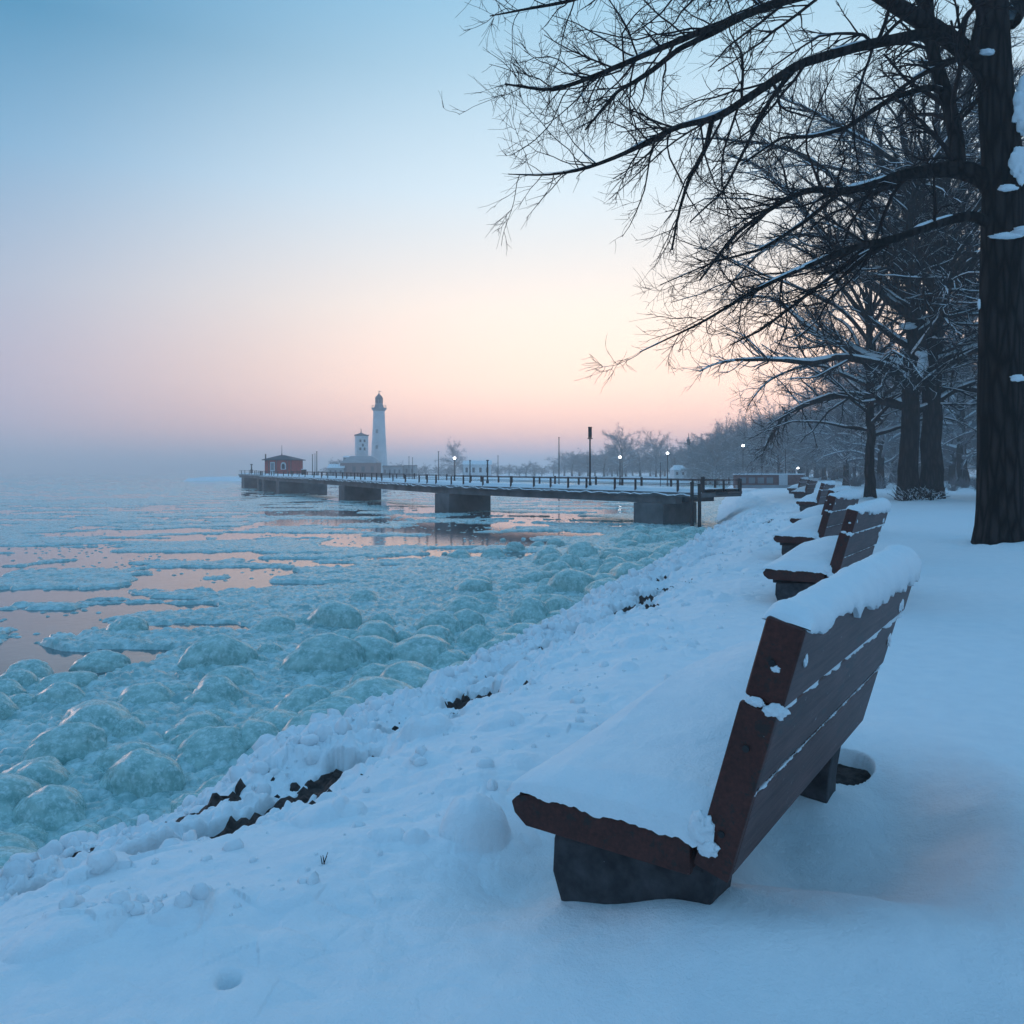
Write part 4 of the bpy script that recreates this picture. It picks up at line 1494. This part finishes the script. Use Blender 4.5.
# concrete piers
for (lx, ly), wd in (((5.3, 31.6), 2.15), ((-3.83, 42), 2.6), ((-12.5, 58.9), 2.8), ((-22.4, 76.4), 4.6), ((-26.4, 85.0), 3.0), ((-29.5, 93), 2.6), ((-34.0, 103), 2.6)):
    k = int(np.argmin((EX - lx) ** 2 + (EY - ly) ** 2))
    ang = math.atan2(RY[k], RX[k])
    zt = DZ[k] - 0.504
    cx = EX[k] + RX[k] * (wd / 2 + 0.02)
    cy_ = EY[k] + RY[k] * (wd / 2 + 0.02)
    b_ = MB()
    b_.box((cx, cy_, (zt - 1.7) / 2), (wd, 1.5, zt + 1.7), ang)
    ob = b_.build('support_pier', M['pier_conc'], pier, bevel=0.03)
# railings
HR = 0.42
for side, name_off in ((0.10, 'lake'), (-0.10, 'shore')):
    rail = MB()
    pts = []
    for i in range(NS):
        o_ = side if side > 0 else WID[i] + side
        pts.append(Vector((EX[i] + RX[i] * o_, EY[i] + RY[i] * o_, DZ[i])))
    for i in range(NS - 1):
        for hh in (HR, HR * 0.55):
            rail.bar(pts[i] + Vector((0, 0, hh)), pts[i + 1] + Vector((0, 0, hh)), 0.018 if hh == HR else 0.012, 5)
    ro = rail.build('handrail', M['rust_iron'], pier)
    # posts, uneven like in the picture
    dd = np.r_[0, np.cumsum([(pts[i + 1] - pts[i]).length for i in range(NS - 1)])]
    s_ = 0.05
    while s_ < dd[-1] - .1:
        x_ = float(np.interp(s_, dd, [p.x for p in pts]))
        y_ = float(np.interp(s_, dd, [p.y for p in pts]))
        z_ = float(np.interp(s_, dd, [p.z for p in pts]))
        pb = MB()
        pb.box((x_, y_, z_ + 0.19), (0.07, 0.07, 0.50 + (0.08 if R.random() < .25 else 0)), R.uniform(0, .6))
        pb.build('rail_post', M['iron'], ro)
        s_ += R.choice((1.1, 1.6, 2.1)) * (1 if s_ < 40 else 1.25)
# end rail across the landward end
rail = MB()
a_ = e0 + rv * 0.1 + Vector((0, 0, DZ[0]))
c_ = e0 + rv * 2.5 + Vector((0, 0, DZ[0]))
rail.bar(a_ + Vector((0, 0, HR)), c_ + Vector((0, 0, HR)), 0.02, 5)
ro = rail.build('end_handrail', M['rust_iron'], pier)
for f_, hh_, wd_ in ((0.0, 0.6, .10), (0.55, .46, .06), (1.0, .52, .10)):
    p_ = a_.lerp(c_, f_)
    pb = MB()
    pb.box((p_.x, p_.y, p_.z + hh_ / 2 - .05), (wd_, wd_, hh_), .6)
    pb.build('rail_post', M['iron'], ro)

# two mooring piles in front of the landward end
for i, (u_, vt, vb, y_, lab) in enumerate(((692, 482, 526, 28.8, 'left taller dark pile in front of the pier end'), (699.5, 484, 521, 28.8, 'right shorter dark pile in front of the pier end'))):
    p_ = P3(u_, vt, y_)
    q_ = P3(u_, vb, y_)
    b_ = MB()
    b_.bar((0, 0, q_[2] - .3), (0, 0, p_[2]), 0.065, 8)
    b_.bar((0, 0, p_[2] - .05), (0, 0, p_[2]), 0.075, 8)
    o = b_.build('mooring_pile', M['iron'])
    o.location = (p_[0], p_[1], 0)
    tag(o, lab, 'pile', 'piles at the pier end')


# lamp posts
def pos_u(u_, y_):
    return ((u_ - 512) / F * y_, y_)


def lamp_post(u_, y_, vtop, zbase, r_, label, head, lit=True, group=None, name='street_lamp'):
    x_, y_ = pos_u(u_, y_)
    zt = H + (HV - vtop) / F * y_
    root = thing(name, label, 'street lamp', (x_, y_, 0), 0, group)
    b_ = MB()
    b_.bar((0, 0, zbase), (0, 0, zt - head * 0.5), r_, 8, r_ * 0.7)
    b_.bar((0, 0, zbase), (0, 0, zbase + head), r_ * 1.5, 8)
    b_.build('pole', M['iron'], root)
    b_ = MB()
    b_.lathe([(head * .18, -head * .32), (head * .36, -head * .2), (head * .42, 0.0), (head * .3, head * .2), (head * .05, head * .3)], (0, 0, zt), 10)
    b_.build('globe', M['lamp'] if lit else M['iron'], root, smooth=True)
    b_ = MB()
    b_.lathe([(head * .5, 0), (head * .3, head * .12), (head * .02, head * .18)], (0, 0, zt + head * .31), 10)
    b_.build('cap', M['iron'], root)
    return root


GL = 'lit lamps in the mist'
lamp_post(620, 120, 457, -1.0, 0.13, 'lit lamp left of the pair seen beyond the pier', 0.55, True, GL)
lamp_post(667.5, 118, 453, -1.0, 0.10, 'lit lamp with thinner pole right of the pair beyond the pier', 0.50, True, GL)
lamp_post(743, 100, 445.5, 0.0, 0.06, 'bright lamp glowing in front of the hazy wood', 0.42, True, GL)
lamp_post(454.5, 150, 458, -1.0, 0.16, 'faint lit lamp behind the middle of the pier', 0.62, True, GL)
lamp_post(798, 70, 468, 0.0, 0.04, 'small pale box shown as a low glowing lamp beyond the farthest benches', 0.22, True, GL)  # stands for a small white box; its glow is added
# the dark unlit post on the pier with its long box head
x_, y_ = pos_u(590, 35.2)
lp = thing('lamp_post', 'tall dark unlit lamp post standing on the pier', 'lamp post', (x_, y_, 0.40))
b_ = MB()
b_.bar((0, 0, -.05), (0, 0, 2.15), 0.045, 8, 0.035)
b_.bar((0, 0, -.05), (0, 0, 0.25), 0.07, 8)
b_.build('pole', M['iron'], lp)
b_ = MB()
b_.box((0, 0, 2.42), (0.15, 0.15, 0.44))
b_.box((0, 0, 2.66), (0.17, 0.17, 0.05))
b_.build('lamp_head', M['iron'], lp, bevel=.01)
b_ = MB()
b_.bar((-.11, 0, 2.17), (.11, 0, 2.17), 0.022, 6)
b_.build('bracket', M['iron'], lp)


def thin_pole(u_, y_, vt, zb, r_, label, name='pole', mat=None, group=None):
    x_, y_ = pos_u(u_, y_)
    b_ = MB()
    zt = H + (HV - vt) / F * y_
    b_.bar((0, 0, zb), (0, 0, zt), r_, 7, r_ * .7)
    b_.bar((0, 0, zt), (0, 0, zt + r_ * 1.2), r_ * 1.5, 7)
    b_.bar((0, 0, zb), (0, 0, zb + r_ * 6), r_ * 1.6, 7)
    o = b_.build(name, mat or M['iron'])
    o.location = (x_, y_, 0)
    tag(o, label, 'pole', group)
    return o


GP = 'thin poles standing in the haze'
thin_pole(559, 60, 438, WZ - .3, 0.045, 'thin pale pole left of the tall dark lamp post', group=GP)
thin_pole(660.5, 90, 463, WZ - .3, 0.05, 'short thin pole left of the thin poled lit lamp', group=GP)
thin_pole(778, 62, 456, 0, 0.05, 'thicker of two poles behind the low brick wall', group=GP)
thin_pole(785.5, 64, 450, 0, 0.035, 'thinner taller one of two poles behind the low brick wall', group=GP)
thin_pole(438.5, 150, 452, WZ - .3, 0.11, 'pole left of the faint lamp behind the pier', group=GP)
thin_pole(409, 160, 457, WZ - .3, 0.08, 'left one of two close poles right of the lighthouse', group=GP)
thin_pole(412.5, 160, 458, WZ - .3, 0.08, 'right one of two close poles right of the lighthouse', group=GP)
thin_pole(498, 150, 456, WZ - .3, 0.08, 'faint pole right of the gabled shed', group=GP)
thin_pole(312.5, 88, 455, 0.6, 0.05, 'left one of three thin masts beside the red pavilion', 'mast', group='masts beside the pavilion')
thin_pole(315.0, 88, 454, 0.6, 0.035, 'middle one of three thin masts beside the red pavilion', 'mast', group='masts beside the pavilion')
thin_pole(316.8, 88.5, 452, 0.6, 0.055, 'right and thickest of three masts beside the red pavilion', 'mast', group='masts beside the pavilion')
thin_pole(470, 41.5, 461, 0.42, 0.035, 'left one of two dark posts rising from the pier railing', group='dark posts on the pier')
thin_pole(487.5, 40.3, 461, 0.42, 0.045, 'right one of two dark posts rising from the pier railing', group='dark posts on the pier')
thin_pole(251.5, 100.5, 465, 0.8, 0.10, 'short dark post at the outer end of the pier', 'bollard', group='dark posts on the pier')

# ------------------------------------------------------------------ red pavilion on the pier
px_, py_ = pos_u(284, 95.0)
pav = thing('pavilion', 'small red wooden pavilion with shallow hipped roof at the outer end of the pier', 'pavilion', (px_, py_, 0.84), math.radians(-10))
pav.scale = (.92, .92, 1)
b_ = MB()
b_.box((0.0, 0, 0.84), (3.7, 3.2, 1.72))
b_.build('wall', M['red'], pav)
b_ = MB()
zr, s_ = 1.72, 0.28
b_.add([(-1.85 - s_, -1.6 - s_, zr), (1.85 + s_, -1.6 - s_, zr), (1.85 + s_, 1.6 + s_, zr), (-1.85 - s_, 1.6 + s_, zr),
        (-1.85 - s_, -1.6 - s_, zr - .08), (1.85 + s_, -1.6 - s_, zr - .08), (1.85 + s_, 1.6 + s_, zr - .08), (-1.85 - s_, 1.6 + s_, zr - .08), (-.5, 0, zr + .55), (.1, 0, zr + .55)],
       [(4, 5, 6, 7), (0, 1, 5, 4), (1, 2, 6, 5), (2, 3, 7, 6), (3, 0, 4, 7), (0, 1, 9, 8), (1, 2, 9), (2, 3, 8, 9), (3, 0, 8)])
ro = b_.build('roof', M['roof'], pav)
b_ = MB()
b_.bar((-.3, 0, zr + .4), (-.3, 0, zr + 1.75), 0.05, 6, .02)
b_.lathe([(0.10, 0), (0.07, .15), (0.03, .3)], (-.3, 0, zr + .5), 8)
b_.build('spire', M['iron'], ro)
b_ = MB()
b_.box((-1.7, -1.66, zr + 0.2), (0.12, 0.12, 0.9))
b_.build('chimney', M['iron'], ro)
b_ = MB()
b_.box((-0.75, -1.66, 0.72), (0.60, 0.10, 1.44))
dr = b_.build('door', M['white'], pav)
b_ = MB()
b_.box((-0.75, -1.73, 0.90), (0.38, 0.05, 0.8))
b_.build('pane', M['grey'], dr)
wv, wf = [], []
b_ = MB()
arc = [(-.34, .55)] + [(-.34 * math.cos(a), 1.08 + .34 * math.sin(a)) for a in np.linspace(0, math.pi, 9)] + [(.34, .55)]
b_.prism([(x + .72, z) for x, z in arc], -1.70, -1.58)
w1 = b_.build('window', M['white'], pav)
b_ = MB()
b_.prism([(x * .62 + .72, (z - .8) * .7 + .8) for x, z in arc], -1.73, -1.66)
b_.build('pane', M['pane'], w1)
for xx in (-1.3, -0.25, 1.25, 1.72):
    b_ = MB()
    b_.box((xx, -1.63, .84), (0.10, 0.08, 1.7))
    b_.build('pilaster', M['brick'], pav)
b_ = MB()
b_.box((-1.88, -0.3, 0.95), (0.08, 0.6, 0.7))
b_.build('window', M['grey'], pav)
# snowy stack beside it
bx_, by_ = pos_u(304, 90)
o = thing('storage_crate', 'dark crate capped with snow just right of the pavilion', 'crate', (bx_, by_, .80))
b_ = MB()
b_.box((0, 0, .28), (.5, .4, .56))
b_.build('box_body', M['iron'], o, bevel=.02)
b_ = MB()
b_.box((0, 0, .60), (.54, .44, .08))
b_.build('snow_cap', M['snow'], o, bevel=.03)

# ------------------------------------------------------------------ lighthouse and the buildings on the spit
LY = 196.0
q = LY / F
lx, ly = pos_u(379, LY)
lh = thing('lighthouse', 'tall tapering white lighthouse with gallery and dark lantern fading in haze', 'lighthouse', (lx, ly, 0))
zg = H + (HV - 409) * q
b_ = MB()
b_.lathe([(9.6 * q, -0.5), (8.9 * q, 2.0), (7.6 * q, zg * .35), (6.6 * q, zg * .62), (5.6 * q, zg - .6), (5.6 * q, zg - .35)], (0, 0, 0), 28)
b_.build('tower', M['white'], lh, smooth=False)
b_ = MB()
b_.lathe([(5.7 * q, zg - .55), (7.5 * q, zg - .05), (7.6 * q, zg + .25), (6.6 * q, zg + .26)], (0, 0, 0), 28)
g_ = b_.build('gallery', M['grey'], lh)
b_ = MB()
for i in range(16):
    a = i * math.pi / 8
    b_.bar((7.2 * q * math.cos(a), 7.2 * q * math.sin(a), zg + .25), (7.2 * q * math.cos(a), 7.2 * q * math.sin(a), zg + .85), .04, 4)
    a2 = a + math.pi / 8
    b_.bar((7.2 * q * math.cos(a), 7.2 * q * math.sin(a), zg + .85), (7.2 * q * math.cos(a2), 7.2 * q * math.sin(a2), zg + .85), .03, 4)
b_.build('railing', M['iron'], g_)
zl = H + (HV - 401) * q
b_ = MB()
b_.lathe([(5.0 * q, zg + .26), (4.2 * q, zg + .9), (3.7 * q, zg + 1.3), (3.6 * q, zl + .4)], (0, 0, 0), 16)
b_.build('lantern_room', M['grey'], lh)
b_ = MB()
for i in range(8):
    a = (i + .5) * math.pi / 4
    b_.box((3.55 * q * math.cos(a), 3.55 * q * math.sin(a), zl - .15), (.12, .42, .9), a)
b_.build('lantern_glass', M['pane'], lh)
b_ = MB()
b_.lathe([(4.2 * q, zl + .4), (3.9 * q, zl + .7), (2.6 * q, zl + 1.25), (1.2 * q, zl + 1.55), (.5 * q, zl + 1.9)], (0, 0, 0), 16)
dm_ = b_.build('dome', M['roof'], lh, smooth=True)
b_ = MB()
b_.bar((0, 0, zl + 1.8), (0, 0, H + (HV - 390) * q), .09, 6, .04)
b_.box((0.2, 0, H + (HV - 391.5) * q), (.7, .05, .14))
b_.build('weather_vane', M['iron'], dm_)
for zz_ in (3.5, 7.2, 11.0):
    b_ = MB()
    b_.box((-.2, -6.6 * q - (1.5 - zz_ * .07) * .25, zz_), (.5, .7, .9))
    b_.build('window', M['grey'], lh)

KY = 190.0
q = KY / F
kx, ky = pos_u(361.5, KY)
kt = thing('signal_tower', 'short square white tower with dark windows left of the lighthouse', 'tower', (kx, ky, 0), math.radians(20))
zt = H + (HV - 436) * q
b_ = MB()
b_.box((0, 0, zt / 2), (2.7, 2.7, zt))
b_.build('wall', M['white'], kt)
b_ = MB()
b_.box((0, 0, zt + .12), (3.0, 3.0, .24))
b_.lathe([(1.7, .241), (.5, .6), (.12, .8), (.08, 1.7)], (-.1, 0, zt), 4)
b_.build('roof', M['roof'], kt)
for xx, zz_ in ((-.5, zt - 1.2), (.5, zt - 1.2), (.5, zt - 3.1), (-.5, zt - 3.1), (0.1, zt - 2.2)):
    b_ = MB()
    b_.box((xx, -1.355, zz_), (.42, .08, .62))
    b_.build('window', M['pane'], kt)
    b_ = MB()
    b_.box((1.355, xx, zz_), (.08, .42, .62))
    b_.build('window', M['pane'], kt)


def house(u0, u1, vt_wall, vt_roof, y_, label, wall, roofm, depth=5.0, gable=False, name='harbour_building', nwin=4):
    q = y_ / F
    uc = (u0 + u1) / 2
    x_, y_ = pos_u(uc, y_)
    w = (u1 - u0) * q
    zw = H + (HV - vt_wall) * q
    zr = H + (HV - vt_roof) * q
    root = thing(name, label, 'building', (x_, y_, 0))
    b_ = MB()
    b_.box((0, 0, zw / 2 - .4), (w, depth, zw + .8))
    b_.build('wall', wall, root)
    b_ = MB()
    hx, hy, e = w / 2 + .2, depth / 2 + .2, .1
    rx_ = hx * (1.0 if gable else 0.55)
    b_.add([(-hx, -hy, zw + .003), (hx, -hy, zw + .003), (hx, hy, zw + .003), (-hx, hy, zw + .003), (-rx_, 0, zr), (rx_, 0, zr)],
           [(0, 3, 2, 1), (0, 1, 5, 4), (1, 2, 5), (2, 3, 4, 5), (3, 0, 4)])
    b_.build('roof', roofm, root)
    for i in range(nwin):
        b_ = MB()
        b_.box((-w / 2 + w * (i + .5) / nwin, -depth / 2 - .01, zw * .55), (w / nwin * .35, .08, zw * .38))
        b_.build('window', M['pane'], root)
    return root


house(343, 379, 463, 456, 184, 'low brick keeper house with broad roof under the white tower', M['brick'], M['grey'], 6)
house(344.5, 353, 457.5, 456, 189, 'small flat roofed block left of the white tower', M['grey'], M['snow'], 3, True, nwin=2)
house(330, 345, 468, 464, 182, 'low shed at the left foot of the keeper house', M['grey'], M['snow'], 4, True, nwin=3)
house(384, 403, 467, 465.5, 184, 'long low shed just right of the lighthouse', M['grey'], M['roof'], 4, True, nwin=4)
house(405, 416, 466, 465, 186, 'small boxy hut further right of the lighthouse', M['grey'], M['roof'], 4, True, nwin=2)
house(464, 491, 464.5, 460.5, 180, 'pale gabled shed across the water behind the two pier posts', M['white'], M['snow'], 5, True, nwin=4)
house(672, 684, 470, 465, 155, 'tiny pale hut beyond the right part of the pier', M['white'], M['snow'], 4, False, nwin=2)

# spiky mast-like tower above the wood's left end
mx_, my_ = pos_u(688.5, 150)
mt = thing('radio_mast', 'slim spiky mast rising above the left end of the wood', 'mast', (mx_, my_, 0))
b_ = MB()
b_.bar((0, 0, 0), (0, 0, 7.6), .30, 6, .16)
b_.build('shaft', M['grey'], mt)
b_ = MB()
b_.bar((-.6, 0, 6.4), (.6, 0, 6.6), .06, 5)
b_.bar((-.4, 0, 7.0), (.7, .1, 7.3), .06, 5)
b_.box((0, 0, 6.7), (.5, .5, 1.1))
b_.bar((0, 0, 7.2), (0, 0, 8.4), .05, 5)
b_.build('aerials', M['iron'], mt)

# low brick wall with a pale gate panel, and kerb
wy_ = 57.0
q = wy_ / F
wx0 = (734 - 512) * q
wx1 = (803 - 512) * q
wl_ = thing('brick_wall', 'low brick wall with snowy coping beyond the far benches', 'wall', ((wx0 + wx1) / 2, wy_, 0))
b_ = MB()
w = wx1 - wx0
b_.box((-w * .14, 0, .42), (w * .72, .25, .95))
b_.box((w * .34, 0, .42), (w * .30, .25, .95))
b_.build('brickwork', M['brick'], wl_)
b_ = MB()
b_.box((w * .205, 0, .40), (w * .125, .30, .99))
b_.build('gate_panel', M['white'], wl_)
b_ = MB()
b_.box((0, 0, .945), (w * 1.02, .36, .09))
b_.build('coping_snow', M['snow'], wl_, bevel=.02)
b_ = MB()
b_.box((0, -.7, .08), (w * 1.02, .3, .2))
b_.build('step', M['grey'], wl_)
for i in range(4):
    b_ = MB()
    b_.box((-w * .38 + i * w * .13, -.14, .50), (w * .09, .04, .42))
    b_.build('inset_panel', M['grey'], wl_)

# slender frame of posts left of the wall
fr = thing('trellis_frame', 'row of slender posts with crossbars left of the low brick wall', 'trellis', (pos_u(722, 62)[0], 62, 0))
for i in range(7):
    b_ = MB()
    hh = R.uniform(1.5, 2.2)
    b_.box((-.75 + i * .27, 0, hh / 2), (.045, .045, hh))
    b_.build('post', M['grey'], fr)
b_ = MB()
b_.bar((-.8, 0, 1.45), (.95, 0, 1.45), .02, 5)
b_.bar((-.8, 0, .9), (.95, 0, .9), .02, 5)
b_.build('crossbar', M['grey'], fr)
fr2 = thing('park_fence', 'thin pale fence posts standing behind the low brick wall', 'fence', (pos_u(762, 66)[0], 66, 0))
for i in range(9):
    b_ = MB()
    hh = R.uniform(1.1, 1.7)
    b_.box((-2.2 + i * .6, 0, hh / 2), (.04, .04, hh))
    b_.build('post', M['grey'], fr2)
b_ = MB()
b_.bar((-2.3, 0, 1.05), (2.7, 0, 1.05), .018, 5)
b_.build('crossbar', M['grey'], fr2)

# little stubs of dry plant in the foreground snow
for i, (u_, v_, hh) in enumerate(((323, 858, .035), (229, 972, .02), (512, 700, .02))):
    y_ = F * (H - 0.0) / (v_ - HV)
    x_ = (u_ - 512) / F * y_
    z_ = float(ground(np.array([x_]), np.array([y_]))[0])
    b_ = MB()
    rr = random.Random(i)
    for k in range(5):
        a_ = Vector((rr.uniform(-.006, .006), rr.uniform(-.006, .006), -.01))
        c_ = a_ + Vector((rr.uniform(-.015, .015), rr.uniform(-.01, .01), hh * rr.uniform(.6, 1.2)))
        b_.bar(a_, c_, .0018, 4, .001)
    o = b_.build('dry_stalk', M['twig'])
    o.location = (x_, y_, z_)
    tag(o, ('tiny dry stalk tuft poking from the snow left of the closest bench', 'dark twig tuft lying in the small hole at the bottom left', 'minute stalk tuft near the edge of the path margin')[i], 'dry stalk')
